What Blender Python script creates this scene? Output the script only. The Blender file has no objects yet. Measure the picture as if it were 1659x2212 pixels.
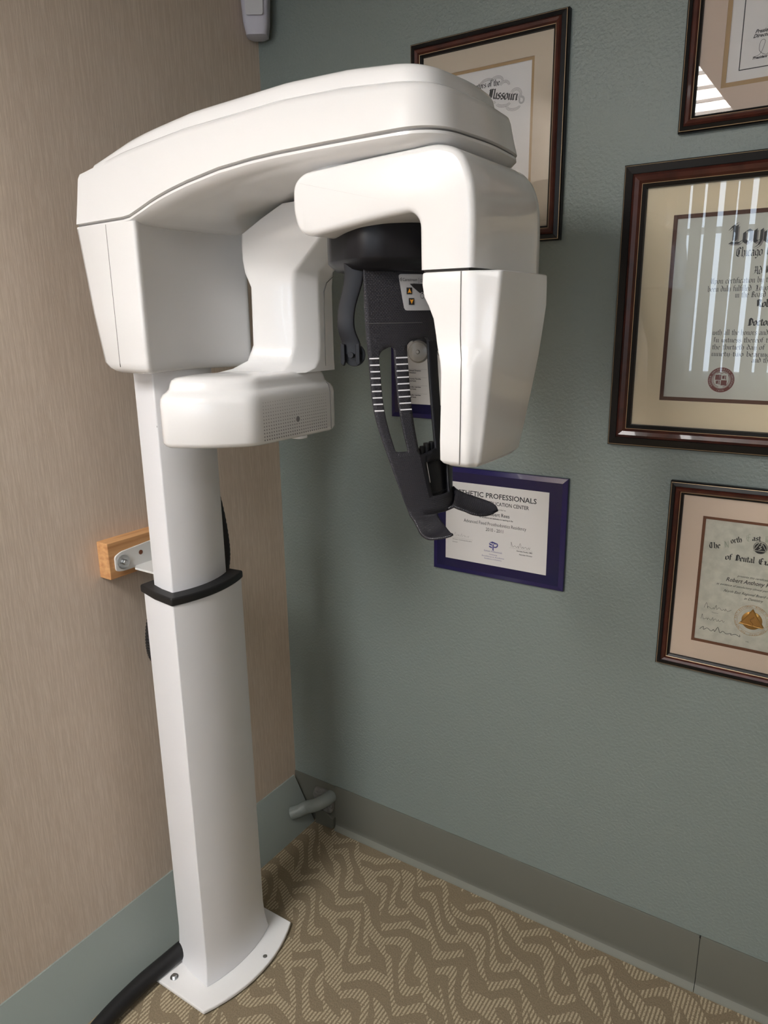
import bpy, bmesh, math, random
from mathutils import Vector, Matrix
random.seed(7)
SC = bpy.context.scene
C = SC.collection
PI = math.pi

# ------------------------------------------------------------------ camera
CAM = Vector((1.424, -1.6, 1.585))
yaw, pitch, roll = 0.585481, 0.258609, -0.014659
fw = Vector((-math.sin(yaw)*math.cos(pitch), math.cos(yaw)*math.cos(pitch), -math.sin(pitch)))
rt = Vector((math.cos(yaw), math.sin(yaw), 0)); up = rt.cross(fw)
r2 = rt*math.cos(roll)+up*math.sin(roll); u2 = -rt*math.sin(roll)+up*math.cos(roll)
cd = bpy.data.cameras.new('camera'); cam = bpy.data.objects.new('camera', cd); C.objects.link(cam)
cd.sensor_fit = 'HORIZONTAL'; cd.sensor_width = 36; cd.lens = 1589.566/1659*36; cd.clip_start = .02
m = Matrix((r2, u2, -fw)).transposed().to_4x4(); m.translation = CAM
cam.matrix_world = m
SC.camera = cam
# ------------------------------------------------------------------ world, light levels, exposure
w = bpy.data.worlds.new('sky'); SC.world = w; w.use_nodes = True
w.node_tree.nodes['Background'].inputs[0].default_value = (.55, .72, 1, 1)
w.node_tree.nodes['Background'].inputs[1].default_value = 1.0
SC.view_settings.view_transform = 'Standard'; SC.view_settings.look = 'None'
SC.view_settings.gamma = 1; SC.view_settings.use_curve_mapping = False
SC.view_settings.exposure = 0.27
TROFFER = 28.0       # radiance of the ceiling luminaires' lenses
H = 2.59            # ceiling height
def area(name, loc, target, sx, sy, power, color):
    l = bpy.data.lights.new(name, 'AREA'); l.shape = 'RECTANGLE'; l.size = sx; l.size_y = sy
    l.energy = power; l.color = color
    o = bpy.data.objects.new(name, l); C.objects.link(o); o.location = loc
    o.rotation_euler = (Vector(target)-Vector(loc)).to_track_quat('-Z', 'Y').to_euler()
    return o
# daylight coming in through the window in the wall behind the camera
area('window_daylight', (1.27, -4.50, 1.81), (1.27, 0, 1.81), 2.6, 1.55, 120, (.74, .86, 1))

# ------------------------------------------------------------------ materials
def mat(name, col, rough=.5, metal=0, spec=.5, coat=0, bump=None, emis=None, col2=None, cscale=None, cdetail=4, trans=0, ior=1.45, crange=(.35, .65)):
    M = bpy.data.materials.new(name); M.use_nodes = True
    nt = M.node_tree; b = nt.nodes['Principled BSDF']
    b.inputs['Base Color'].default_value = (*col, 1); b.inputs['Roughness'].default_value = rough
    b.inputs['Metallic'].default_value = metal; b.inputs['Specular IOR Level'].default_value = spec
    b.inputs['Coat Weight'].default_value = coat; b.inputs['Coat Roughness'].default_value = .03
    b.inputs['Transmission Weight'].default_value = trans; b.inputs['IOR'].default_value = ior
    tc = nt.nodes.new('ShaderNodeTexCoord')
    if col2 is not None:
        mp = nt.nodes.new('ShaderNodeMapping'); mp.inputs['Scale'].default_value = cscale
        n = nt.nodes.new('ShaderNodeTexNoise'); n.inputs['Scale'].default_value = 1; n.inputs['Detail'].default_value = cdetail
        r = nt.nodes.new('ShaderNodeValToRGB'); r.color_ramp.elements[0].position = crange[0]; r.color_ramp.elements[1].position = crange[1]
        r.color_ramp.elements[0].color = (*col, 1); r.color_ramp.elements[1].color = (*col2, 1)
        L = nt.links.new; L(tc.outputs['Object'], mp.inputs[0]); L(mp.outputs[0], n.inputs['Vector'])
        L(n.outputs['Fac'], r.inputs[0]); L(r.outputs[0], b.inputs['Base Color'])
    if bump:
        sc, st, dist, det = bump
        mp = nt.nodes.new('ShaderNodeMapping')
        mp.inputs['Scale'].default_value = sc if isinstance(sc, tuple) else (sc, sc, sc)
        n = nt.nodes.new('ShaderNodeTexNoise'); n.inputs['Scale'].default_value = 1; n.inputs['Detail'].default_value = det
        bp = nt.nodes.new('ShaderNodeBump'); bp.inputs['Strength'].default_value = st; bp.inputs['Distance'].default_value = dist
        L = nt.links.new; L(tc.outputs['Object'], mp.inputs[0]); L(mp.outputs[0], n.inputs['Vector'])
        L(n.outputs['Fac'], bp.inputs['Height']); L(bp.outputs[0], b.inputs['Normal'])
    if emis:
        b.inputs['Emission Color'].default_value = (*emis[0], 1); b.inputs['Emission Strength'].default_value = emis[1]
    return M
M = {}
M['white'] = mat('glossy_white_plastic', (.82, .815, .81), .25, coat=.5)
M['white2'] = mat('white_powder_coat', (.80, .80, .82), .38)
M['grey'] = mat('grey_seam', (.16, .155, .15), .5)
M['lgrey'] = mat('light_grey_print', (.26, .25, .26), .5)
M['black'] = mat('matte_black_plastic', (.012, .012, .015), .38, spec=.32)
M['rubber'] = mat('black_rubber', (.010, .010, .011), .5)
M['steel'] = mat('zinc_steel', (.55, .57, .58), .32, metal=1)
M['bracket'] = mat('white_painted_steel', (.72, .72, .70), .4)
M['dark'] = mat('near_black', (.008, .008, .009), .35)
M['mark'] = mat('white_mark', (.85, .85, .88), .4)
M['keypad'] = mat('silver_membrane', (.50, .50, .51), .35)
M['orange'] = mat('orange_print', (.85, .36, .03), .4)
M['ink'] = mat('black_ink', (.018, .018, .02), .6)
M['inkgrey'] = mat('grey_ink', (.22, .20, .19), .6)
M['inkblue'] = mat('blue_ink', (.06, .06, .22), .6)
M['inkgreen'] = mat('pale_green_ink', (.34, .36, .28), .6)
M['maroon'] = mat('maroon_ink', (.13, .025, .02), .6)
M['gold'] = mat('gold_foil', (.45, .24, .06), .3, metal=.8, bump=(400, .5, .001, 2))
M['fblack'] = mat('frame_black', (.008, .007, .007), .35, spec=.35)
M['fbrown'] = mat('frame_mahogany', (.040, .010, .007), .28, coat=.25, col2=(.075, .018, .011), cscale=(30, 30, 30))
M['fgold'] = mat('frame_gilt_line', (.55, .40, .24), .35, metal=.5)
M['mat_cream'] = mat('cream_mat', (.66, .57, .41), .85)
M['mat_white'] = mat('warm_mat', (.66, .54, .43), .85)
M['mat_tan'] = mat('tan_mat', (.50, .43, .34), .85)
M['mat_tan2'] = mat('beige_mat', (.50, .41, .34), .85)
M['brown_in'] = mat('brown_inner_mat', (.085, .035, .022), .8)
M['brown_in2'] = mat('rust_inner_mat', (.15, .055, .025), .8)
M['gold_in'] = mat('gold_inner_mat', (.34, .225, .11), .6)
M['paper'] = mat('white_paper', (.62, .60, .58), .7)
M['paper_g'] = mat('pale_diploma_paper', (.52, .52, .46), .8)
M['parch'] = mat('parchment', (.50, .49, .41), .8, col2=(.60, .58, .49), cscale=(60, 60, 60))
M['navy'] = mat('navy_acrylic', (.005, .004, .045), .15, coat=.25)
M['navy2'] = mat('navy_bevel', (.018, .014, .085), .15, coat=.25)
M['wood'] = mat('raw_pine', (.50, .24, .095), .65, col2=(.68, .38, .17), cscale=(60, 6, 90))
M['pipe'] = mat('painted_pipe', (.25, .28, .265), .35, bump=(60, .4, .004, 3))
M['putty'] = mat('broken_putty', (.20, .195, .18), .8, bump=(90, 1, .01, 4))
M['pir'] = mat('ivory_plastic', (.52, .51, .58), .4)
M['pirlens'] = mat('milky_lens', (.60, .60, .62), .5)
M['pad'] = mat('grey_silicone', (.34, .32, .29), .22, trans=.35)
M['ceil'] = mat('ceiling_tile', (.55, .54, .52), .9, bump=(120, .5, .003, 3))
M['grid'] = mat('ceiling_grid', (.45, .44, .42), .5)
M['soffit'] = mat('beige_soffit', (.50, .42, .33), .9)
M['base_r'] = mat('grey_vinyl_base', (.128, .130, .108), .45, bump=(25, .2, .003, 2))
M['base_l'] = mat('teal_grey_painted_board', (.26, .295, .275), .45, bump=(200, .15, .001, 2))
M['base_toe'] = mat('vinyl_base_toe', (.19, .195, .165), .5)
M['lens'] = mat('luminaire_lens', (.8, .8, .8), .5, emis=((1, .975, .95), TROFFER))
M['fill_lens'] = mat('fill_luminaire_lens', (.8, .8, .8), .5, emis=((1, .975, .95), 4.5))
M['blind'] = mat('vertical_blind_vane', (.55, .55, .52), .7, trans=.0)
M['wframe'] = mat('window_frame_paint', (.7, .7, .7), .5)
# thin picture glass: mostly clear with a mirror-like reflection by real Fresnel
g = bpy.data.materials.new('picture_glass'); g.use_nodes = True; nt = g.node_tree; nt.nodes.clear()
o_ = nt.nodes.new('ShaderNodeOutputMaterial'); mx = nt.nodes.new('ShaderNodeMixShader')
tr = nt.nodes.new('ShaderNodeBsdfTransparent'); gl = nt.nodes.new('ShaderNodeBsdfGlossy'); fr = nt.nodes.new('ShaderNodeFresnel')
gl.inputs['Roughness'].default_value = 0.0; fr.inputs['IOR'].default_value = 1.55
L = nt.links.new; L(fr.outputs[0], mx.inputs[0]); L(tr.outputs[0], mx.inputs[1]); L(gl.outputs[0], mx.inputs[2]); L(mx.outputs[0], o_.inputs[0])
M['glass'] = g

def wall_beige():
    A = mat('beige_vinyl_wallcovering', (.36, .29, .22), .6)
    nt = A.node_tree; b = nt.nodes['Principled BSDF']; L = nt.links.new
    tc = nt.nodes.new('ShaderNodeTexCoord')
    def noise(scale, det):
        mp = nt.nodes.new('ShaderNodeMapping'); mp.inputs['Scale'].default_value = scale
        n = nt.nodes.new('ShaderNodeTexNoise'); n.inputs['Scale'].default_value = 1; n.inputs['Detail'].default_value = det
        L(tc.outputs['Object'], mp.inputs[0]); L(mp.outputs[0], n.inputs['Vector']); return n
    n1 = noise((1, 620, 26), 2); n2 = noise((1, 230, 7), 3)
    a = nt.nodes.new('ShaderNodeMath'); a.operation = 'ADD'; L(n1.outputs['Fac'], a.inputs[0]); L(n2.outputs['Fac'], a.inputs[1])
    r = nt.nodes.new('ShaderNodeValToRGB'); L(a.outputs[0], r.inputs[0])
    e = r.color_ramp.elements; e[0].position = .72; e[0].color = (.61, .505, .41, 1); e[1].position = .98; e[1].color = (.71, .605, .505, 1)
    k = r.color_ramp.elements.new(1.0); k.color = (.71, .605, .505, 1)
    mm = nt.nodes.new('ShaderNodeMath'); mm.operation = 'MULTIPLY'; mm.inputs[1].default_value = .82; L(a.outputs[0], mm.inputs[0]); L(mm.outputs[0], r.inputs[0])
    L(r.outputs[0], b.inputs['Base Color'])
    bp = nt.nodes.new('ShaderNodeBump'); bp.inputs['Strength'].default_value = .25; bp.inputs['Distance'].default_value = .001
    L(n1.outputs['Fac'], bp.inputs['Height']); L(bp.outputs[0], b.inputs['Normal'])
    return A
M['beige'] = wall_beige()
M['green'] = mat('sage_green_orange_peel_paint', (.200, .234, .220), .42, bump=(150, .55, .004, 3))

def carpet():
    A = mat('patterned_loop_carpet', (.3, .24, .17), .95, spec=.1)
    nt = A.node_tree; b = nt.nodes['Principled BSDF']; L = nt.links.new
    tc = nt.nodes.new('ShaderNodeTexCoord'); sp = nt.nodes.new('ShaderNodeSeparateXYZ'); L(tc.outputs['Object'], sp.inputs[0])
    def mth(op, a, bb=None, cc=None):
        n = nt.nodes.new('ShaderNodeMath'); n.operation = op
        for i, v in enumerate((a, bb, cc)):
            if v is None: continue
            if isinstance(v, (int, float)): n.inputs[i].default_value = v
            else: L(v, n.inputs[i])
        return n.outputs[0]
    x, y = sp.outputs['X'], sp.outputs['Y']
    nz = nt.nodes.new('ShaderNodeTexNoise'); nz.inputs['Scale'].default_value = 5; nz.inputs['Detail'].default_value = 1; L(tc.outputs['Object'], nz.inputs['Vector'])
    wob = mth('MULTIPLY', mth('SUBTRACT', nz.outputs['Fac'], .5), .075)
    # arching bands: y shifted by a wave in x
    s1 = mth('MULTIPLY', mth('SINE', mth('MULTIPLY', mth('ADD', x, wob), 2*PI/.155)), .038)
    ph = mth('ADD', mth('ADD', mth('MULTIPLY', x, .45), mth('ADD', y, s1)), wob)
    s2 = mth('SINE', mth('MULTIPLY', ph, 2*PI/.062))
    # breaks in the bands
    br = mth('SINE', mth('ADD', mth('MULTIPLY', x, 2*PI/.155), mth('MULTIPLY', y, 2*PI/.19)))
    m1 = mth('MULTIPLY', mth('GREATER_THAN', s2, 0.05), mth('GREATER_THAN', br, -.55))
    # short light yarn rows running along y
    row = mth('GREATER_THAN', mth('SINE', mth('MULTIPLY', x, 2*PI/.0088)), -.05)
    yarn = nt.nodes.new('ShaderNodeTexNoise'); yarn.inputs['Scale'].default_value = 1; yarn.inputs['Detail'].default_value = 2
    mp = nt.nodes.new('ShaderNodeMapping'); mp.inputs['Scale'].default_value = (330, 230, 1); L(tc.outputs['Object'], mp.inputs[0]); L(mp.outputs[0], yarn.inputs['Vector'])
    # between the arches: fields of straight dashes of uneven length
    s3 = mth('SINE', mth('ADD', mth('MULTIPLY', y, 2*PI/.082), mth('ADD', mth('MULTIPLY', x, 2*PI/.21), mth('MULTIPLY', nz.outputs['Fac'], 14))))
    m2 = mth('MULTIPLY', mth('GREATER_THAN', s3, .12), mth('LESS_THAN', br, -.40))
    fray = mth('GREATER_THAN', mth('ADD', yarn.outputs['Fac'], mth('MULTIPLY', mth('SINE', mth('MULTIPLY', y, 2*PI/.0062)), .05)), .40)
    k = mth('MULTIPLY', mth('MULTIPLY', mth('MAXIMUM', m1, m2), row), mth('ADD', mth('MULTIPLY', fray, .75), .25))
    base = nt.nodes.new('ShaderNodeMix'); base.data_type = 'RGBA'
    base.inputs['A'].default_value = (.150, .118, .076, 1); base.inputs['B'].default_value = (.315, .255, .170, 1); L(yarn.outputs['Fac'], base.inputs['Factor'])
    mix = nt.nodes.new('ShaderNodeMix'); mix.data_type = 'RGBA'; L(k, mix.inputs['Factor'])
    L(base.outputs['Result'], mix.inputs['A']); mix.inputs['B'].default_value = (.46, .385, .262, 1)
    L(mix.outputs['Result'], b.inputs['Base Color'])
    bp = nt.nodes.new('ShaderNodeBump'); bp.inputs['Strength'].default_value = .8; bp.inputs['Distance'].default_value = .002
    L(mth('ADD', yarn.outputs['Fac'], mth('MULTIPLY', k, .5)), bp.inputs['Height']); L(bp.outputs[0], b.inputs['Normal'])
    return A
M['carpet'] = carpet()

def knurl():
    A = mat('honeycomb_textured_black_plastic', (.024, .023, .029), .38)
    nt = A.node_tree; b = nt.nodes['Principled BSDF']; L = nt.links.new
    uv = nt.nodes.new('ShaderNodeUVMap')
    br = nt.nodes.new('ShaderNodeTexBrick'); L(uv.outputs[0], br.inputs['Vector'])
    br.inputs['Scale'].default_value = 1; br.inputs['Brick Width'].default_value = .0044; br.inputs['Row Height'].default_value = .0027
    br.inputs['Mortar Size'].default_value = .0007; br.inputs['Mortar Smooth'].default_value = 1; br.offset = .5
    br.inputs['Color1'].default_value = (1, 1, 1, 1); br.inputs['Color2'].default_value = (1, 1, 1, 1); br.inputs['Mortar'].default_value = (0, 0, 0, 1)
    bp = nt.nodes.new('ShaderNodeBump'); bp.inputs['Strength'].default_value = .6; bp.inputs['Distance'].default_value = .0009
    L(br.outputs['Color'], bp.inputs['Height']); L(bp.outputs[0], b.inputs['Normal'])
    return A
M['knurl'] = knurl()

# ------------------------------------------------------------------ mesh helpers
def newobj(name, bm, material, parent=None, bevel=0, seg=3, smooth=True, angle=None, recalc=True):
    if recalc: bmesh.ops.recalc_face_normals(bm, faces=bm.faces)
    me = bpy.data.meshes.new(name); bm.to_mesh(me); bm.free()
    mats = material if isinstance(material, (list, tuple)) else [material]
    for k in mats: me.materials.append(M[k])
    o = bpy.data.objects.new(name, me); C.objects.link(o)
    if smooth:
        for p in me.polygons: p.use_smooth = True
        if not bevel: me.set_sharp_from_angle(angle=math.radians(angle or 35))
    if bevel:
        b = o.modifiers.new('bevel', 'BEVEL'); b.width = bevel; b.segments = seg; b.limit_method = 'ANGLE'; b.angle_limit = math.radians(30)
        b.use_clamp_overlap = True
        wn = o.modifiers.new('wn', 'WEIGHTED_NORMAL'); wn.keep_sharp = True
    if parent: o.parent = parent
    return o
def thing(name, label, cat, group=None):
    o = bpy.data.objects.new(name, None); C.objects.link(o); o.empty_display_size = .05
    o['label'] = label; o['category'] = cat
    if group: o['group'] = group
    return o
def tag(o, label, cat, group=None):
    o['label'] = label; o['category'] = cat
    if group: o['group'] = group
    return o
def struct(o): o['kind'] = 'structure'; return o
def box(bm, a, b, mi=0):
    x0, y0, z0 = a; x1, y1, z1 = b
    v = [bm.verts.new(p) for p in ((x0,y0,z0),(x1,y0,z0),(x1,y1,z0),(x0,y1,z0),(x0,y0,z1),(x1,y0,z1),(x1,y1,z1),(x0,y1,z1))]
    for f in ((0,3,2,1),(4,5,6,7),(0,1,5,4),(1,2,6,5),(2,3,7,6),(3,0,4,7)):
        fc = bm.faces.new([v[i] for i in f]); fc.material_index = mi
def loft(bm, rings, caps=(True, True), mi=0, closed=True):
    vs = [[bm.verts.new(p) for p in r] for r in rings]
    n = len(vs[0])
    for a, b in zip(vs, vs[1:]):
        for i in range(n if closed else n-1):
            j = (i+1) % n
            f = bm.faces.new((a[i], a[j], b[j], b[i])); f.material_index = mi
    if closed and caps[0]: bm.faces.new(vs[0][::-1]).material_index = mi
    if closed and caps[1]: bm.faces.new(vs[-1]).material_index = mi
    return vs
def rounded(poly, r, n=6):
    """round every corner of a 2D polygon; r is a number or a list of radii"""
    out = []; N = len(poly)
    for i in range(N):
        p = Vector(poly[i]); a = Vector(poly[i-1])-p; b = Vector(poly[(i+1) % N])-p
        rr = r[i] if isinstance(r, (list, tuple)) else r
        la, lb = a.length, b.length; rr = min(rr, la*.49, lb*.49)
        p0 = p+a.normalized()*rr; p1 = p+b.normalized()*rr
        for k in range(n+1):
            t = k/n; out.append(tuple(p0*(1-t)**2+p*2*t*(1-t)+p1*t*t))
    return out
def catmull(pts, n=6):
    P = [Vector(p) for p in pts]; out = []
    for i in range(len(P)-1):
        p0 = P[max(i-1, 0)]; p1 = P[i]; p2 = P[i+1]; p3 = P[min(i+2, len(P)-1)]
        for k in range(n):
            t = k/n
            out.append(.5*((2*p1)+(p2-p0)*t+(2*p0-5*p1+4*p2-p3)*t*t+(3*p1-p0-3*p2+p3)*t**3))
    out.append(P[-1]); return out
def tube(bm, pts, r, n=12, mi=0, flat=1):
    pts = [Vector(p) for p in pts]; rings = []; ref = None
    for i, p in enumerate(pts):
        d = (pts[min(i+1, len(pts)-1)]-pts[max(i-1, 0)]).normalized()
        if ref is None: ref = Vector((0, 0, 1)) if abs(d.z) < .8 else Vector((1, 0, 0))
        a = d.cross(ref).normalized(); b = a.cross(d).normalized(); ref = b
        rr = r(i/(len(pts)-1)) if callable(r) else r
        rings.append([p+a*math.cos(t)*rr+b*math.sin(t)*rr*flat for t in (2*PI*k/n for k in range(n))])
    loft(bm, rings, mi=mi)
def cyl(bm, c, axis, r, h, n=24, r2=None, mi=0):
    c = Vector(c); ax = Vector(axis).normalized()
    a = ax.cross(Vector((0, 0, 1)) if abs(ax.z) < .9 else Vector((1, 0, 0))).normalized(); b = ax.cross(a)
    R = [(c, r), (c+ax*h, r if r2 is None else r2)]
    loft(bm, [[p+a*q*math.cos(2*PI*k/n)+b*q*math.sin(2*PI*k/n) for k in range(n)] for p, q in R], mi=mi)
def prism_xy(bm, poly, z0, z1, mi=0): loft(bm, [[(x, y, z0) for x, y in poly], [(x, y, z1) for x, y in poly]], mi=mi)
def prism_xz(bm, poly, y0, y1, mi=0): loft(bm, [[(x, y0, z) for x, z in poly], [(x, y1, z) for x, z in poly]], mi=mi)

# ------------------------------------------------------------------ lettering helpers (a = across, b = up; placed by a mapping function)
_tc = {}
def bfont(s, size, align='LEFT', shear=0, bold=0):
    key = (s, size, align, shear, bold)
    if key in _tc: return _tc[key]
    cu = bpy.data.curves.new('t', 'FONT'); cu.body = s; cu.size = size; cu.align_x = align; cu.shear = shear; cu.offset = bold; cu.resolution_u = 2
    ob = bpy.data.objects.new('t', cu)
    me = bpy.data.meshes.new_from_object(ob)
    r = ([v.co.xy.copy() for v in me.vertices], [list(p.vertices) for p in me.polygons])
    bpy.data.objects.remove(ob); bpy.data.curves.remove(cu); bpy.data.meshes.remove(me)
    _tc[key] = r; return r
def put(bm, vf, fn, mi=0, squash=1):
    vs = [bm.verts.new(fn(v.x*squash, v.y)) for v in vf[0]]
    for f in vf[1]:
        try: bm.faces.new([vs[i] for i in f]).material_index = mi
        except ValueError: pass
def mn(x): return [(x-.05, .43), (x+.02, .5), (x+.02, .06), (x+.08, 0)]
BL = {
'i': (.15, [mn(.04), [(.05, .66), (.08, .69)]]), 'n': (.37, [mn(.04), mn(.25), [(.07, .41), (.24, .5)]]),
'm': (.58, [mn(.04), mn(.25), mn(.46), [(.07, .41), (.24, .5)], [(.28, .41), (.45, .5)]]),
'u': (.37, [mn(.04), mn(.25), [(.1, .01), (.25, .1)]]), 'r': (.27, [mn(.04), [(.07, .41), (.17, .5), (.23, .44)]]),
'h': (.36, [[(.0, .78), (.05, .74), (.05, .06), (.1, 0)], [(.07, .41), (.22, .5), (.28, .42), (.28, .1), (.18, -.1)]]),
'l': (.16, [[(.0, .78), (.06, .74), (.06, .06), (.12, 0)]]), 't': (.22, [[(.08, .66), (.08, .06), (.17, 0)], [(0, .49), (.2, .49)]]),
'o': (.34, [[(.16, .5), (.03, .42), (.03, .08), (.15, 0), (.27, .08), (.27, .42), (.16, .5)]]),
'a': (.36, [[(.04, .44), (.16, .5), (.25, .42), (.25, .06), (.32, 0)], [(.25, .28), (.04, .22), (.04, .06), (.12, 0), (.25, .1)]]),
'e': (.31, [[(.04, .24), (.26, .33), (.25, .42), (.15, .5), (.03, .42), (.03, .08), (.14, 0), (.26, .07)]]),
'c': (.29, [[(.24, .42), (.15, .5), (.03, .42), (.03, .08), (.14, 0), (.25, .07)]]),
'd': (.34, [[(.06, .78), (.2, .62), (.27, .42), (.27, .08), (.15, 0), (.03, .08), (.03, .42), (.14, .5), (.25, .43)]]),
'b': (.34, [[(.0, .78), (.05, .74), (.05, .06), (.15, 0), (.27, .08), (.27, .42), (.18, .5), (.07, .41)]]),
's': (.30, [[(.25, .43), (.15, .5), (.04, .42), (.06, .31), (.24, .2), (.26, .08), (.14, 0), (.02, .07)]]),
'f': (.22, [[(.23, .74), (.14, .78), (.07, .7), (.07, 0)], [(0, .49), (.19, .49)]]),
'y': (.36, [mn(.04), [(.22, .45), (.28, .5), (.28, .05), (.2, -.14), (.08, -.2)], [(.1, .01), (.26, .1)]]),
'g': (.35, [[(.16, .5), (.03, .42), (.03, .12), (.14, .03), (.27, .1)], [(.16, .5), (.27, .42), (.27, -.05), (.15, -.2), (.04, -.14)]]),
'p': (.35, [[(.0, .44), (.06, .5), (.06, -.2)], [(.07, .41), (.18, .5), (.28, .42), (.28, .08), (.17, 0), (.07, .05)]]),
'v': (.33, [[(.0, .46), (.05, .5), (.05, .1), (.15, 0), (.26, .1), (.26, .42), (.2, .5)]]),
'w': (.5, [[(.0, .46), (.05, .5), (.05, .1), (.14, 0), (.24, .08), (.24, .5)], [(.24, .08), (.33, 0), (.42, .1), (.42, .45)]]),
'x': (.3, [[(.02, .46), (.08, .5), (.2, .03), (.27, .0)], [(.25, .48), (.04, .02)]]), '-': (.22, [[(.02, .22), (.18, .28)]]),
'k': (.33, [[(.0, .78), (.05, .74), (.05, 0)], [(.07, .3), (.24, .48)], [(.12, .3), (.26, 0)]]),
',': (.14, [[(.06, .05), (.03, -.1)]]), '.': (.14, [[(.05, .0), (.08, .04)]]), ' ': (.24, []),
'L': (.52, [[(.30, .8), (.14, .72), (.2, .6), (.2, .12), (.06, .02), (.2, .0), (.42, .0), (.5, .1)], [(.28, .7), (.28, .1)], [(.02, .55), (.14, .72)]]),
'C': (.5, [[(.44, .62), (.3, .76), (.08, .66), (.04, .4), (.06, .12), (.25, 0), (.45, .1)], [(.22, .7), (.22, .06)], [(.3, .55), (.3, .15)]]),
'A': (.56, [[(.06, .6), (.2, .76), (.26, .6), (.2, .1), (.02, 0)], [(.26, .7), (.42, .74), (.44, .1), (.54, 0)], [(.14, .36), (.44, .36)]]),
'U': (.54, [[(.04, .7), (.14, .76), (.1, .3), (.2, 0), (.4, .1)], [(.42, .76), (.42, .08), (.5, 0)], [(.24, .66), (.24, .12)]]),
'I': (.34, [[(.04, .66), (.16, .76), (.28, .7)], [(.17, .72), (.17, .08), (.04, 0)]]),
'R': (.52, [[(.1, .76), (.14, .1), (.02, 0)], [(.02, .62), (.2, .78), (.4, .66), (.36, .46), (.16, .4)], [(.24, .4), (.38, .08), (.5, 0)], [(.22, .7), (.22, .1)]]),
'D': (.52, [[(.02, .62), (.2, .78), (.42, .62), (.46, .3), (.3, .02), (.04, .04)], [(.14, .7), (.14, .06)], [(.24, .7), (.24, .06)]]),
'B': (.5, [[(.02, .62), (.2, .78), (.38, .68), (.34, .48), (.16, .42)], [(.16, .42), (.42, .34), (.4, .06), (.2, 0), (.04, .06)], [(.12, .72), (.12, .06)], [(.22, .7), (.22, .06)]]),
'M': (.7, [[(.02, .6), (.14, .76), (.14, .1), (.04, 0)], [(.14, .7), (.34, .78), (.34, .06)], [(.34, .7), (.56, .78), (.56, .08), (.68, 0)], [(.24, .7), (.24, .1)]]),
'T': (.52, [[(.02, .66), (.2, .78), (.36, .7), (.5, .78)], [(.2, .7), (.06, .4), (.1, .1), (.28, 0), (.46, .1)], [(.3, .7), (.3, .08)]]),
'N': (.56, [[(.02, .62), (.12, .76), (.12, .06), (.02, 0)], [(.14, .7), (.42, .1)], [(.44, .78), (.42, .04)], [(.22, .6), (.22, .1)]]),
'E': (.48, [[(.42, .7), (.26, .78), (.08, .64), (.04, .3), (.14, .04), (.3, 0), (.44, .1)], [(.22, .72), (.22, .06)], [(.08, .4), (.38, .42)]]),
}
def black(bm, s, size, fn, mi=0, width=None, wt=.085, x0=0, nib=38):
    """broken-script lettering drawn with a slanted broad nib"""
    total = sum(BL[c][0]+.03 for c in s)
    k = size if width is None else width/total
    nx, ny = math.cos(math.radians(nib))*wt/2, math.sin(math.radians(nib))*wt/2
    x = 0
    for c in s:
        wd, st = BL[c]
        for pl in st:
            for (a, b), (c2, d) in zip(pl, pl[1:]):
                q = [(a-nx, b-ny), (a+nx, b+ny), (c2+nx, d+ny), (c2-nx, d-ny)]
                vs = [bm.verts.new(fn(x0+(x+p)*k, q_*size)) for p, q_ in q]
                try: bm.faces.new(vs).material_index = mi
                except ValueError: pass
        x += wd+.03
    return total*k
def scribble(bm, pts, wdt, fn, mi=0):
    P = catmull([(a, b, 0) for a, b in pts], 5)
    for p, q in zip(P, P[1:]):
        d = (q-p)
        if d.length < 1e-7: continue
        n = Vector((-d.y, d.x, 0)).normalized()*wdt/2
        bm.faces.new([bm.verts.new(fn(v.x, v.y)) for v in (p-n, q-n, q+n, p+n)]).material_index = mi
def signature(bm, x, z, wd, ht, seed, fn, lw=.0005, mi=0):
    rnd = random.Random(seed); pts = []; n = 16
    for i in range(n):
        pts.append((x+wd*i/n+rnd.uniform(-.3, .5)*wd/n*1.6, z+(ht*rnd.uniform(.5, 1) if i % 2 else -ht*rnd.uniform(0, .25))*(1.3 if i in (1, 7) else .55)))
    scribble(bm, pts, lw, fn, mi)
def sign(parent, fn, items, mi='ink'):
    for x, z, wd, ht, seed, lw in items:
        b_ = bmesh.new(); signature(b_, x, z, wd, ht, seed, fn, lw); newobj('signature', b_, mi, parent, smooth=False, recalc=False)
def letters(bm, mats, pp):
    """one mesh per block of text, split where an empty gap runs across the sheet"""
    fs = sorted(((min(v.co.z for v in f.verts), max(v.co.z for v in f.verts), f) for f in bm.faces), key=lambda t: t[0])
    groups = []; top = None
    for lo, hi, f in fs:
        if top is None or lo > top+.0022: groups.append([]); top = hi
        groups[-1].append(f); top = max(top, hi)
    for g_ in groups:
        b_ = bmesh.new()
        for f in g_:
            try: b_.faces.new([b_.verts.new(v.co) for v in f.verts]).material_index = f.material_index
            except ValueError: pass
        newobj('lettering', b_, mats, pp, smooth=False, recalc=False)
    bm.free()
def rect(bm, fn, a0, b0, a1, b1, mi=0): bm.faces.new([bm.verts.new(fn(a, b)) for a, b in ((a0,b0),(a1,b0),(a1,b1),(a0,b1))]).material_index = mi
def disc(bm, fn, a, b, r, n=32, mi=0, r0=0):
    if r0:
        for k in range(n):
            t, u = 2*PI*k/n, 2*PI*(k+1)/n
            bm.faces.new([bm.verts.new(fn(a+q*math.cos(v), b+q*math.sin(v))) for q, v in ((r0,t),(r,t),(r,u),(r0,u))]).material_index = mi
    else: bm.faces.new([bm.verts.new(fn(a+r*math.cos(2*PI*k/n), b+r*math.sin(2*PI*k/n))) for k in range(n)]).material_index = mi
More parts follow.
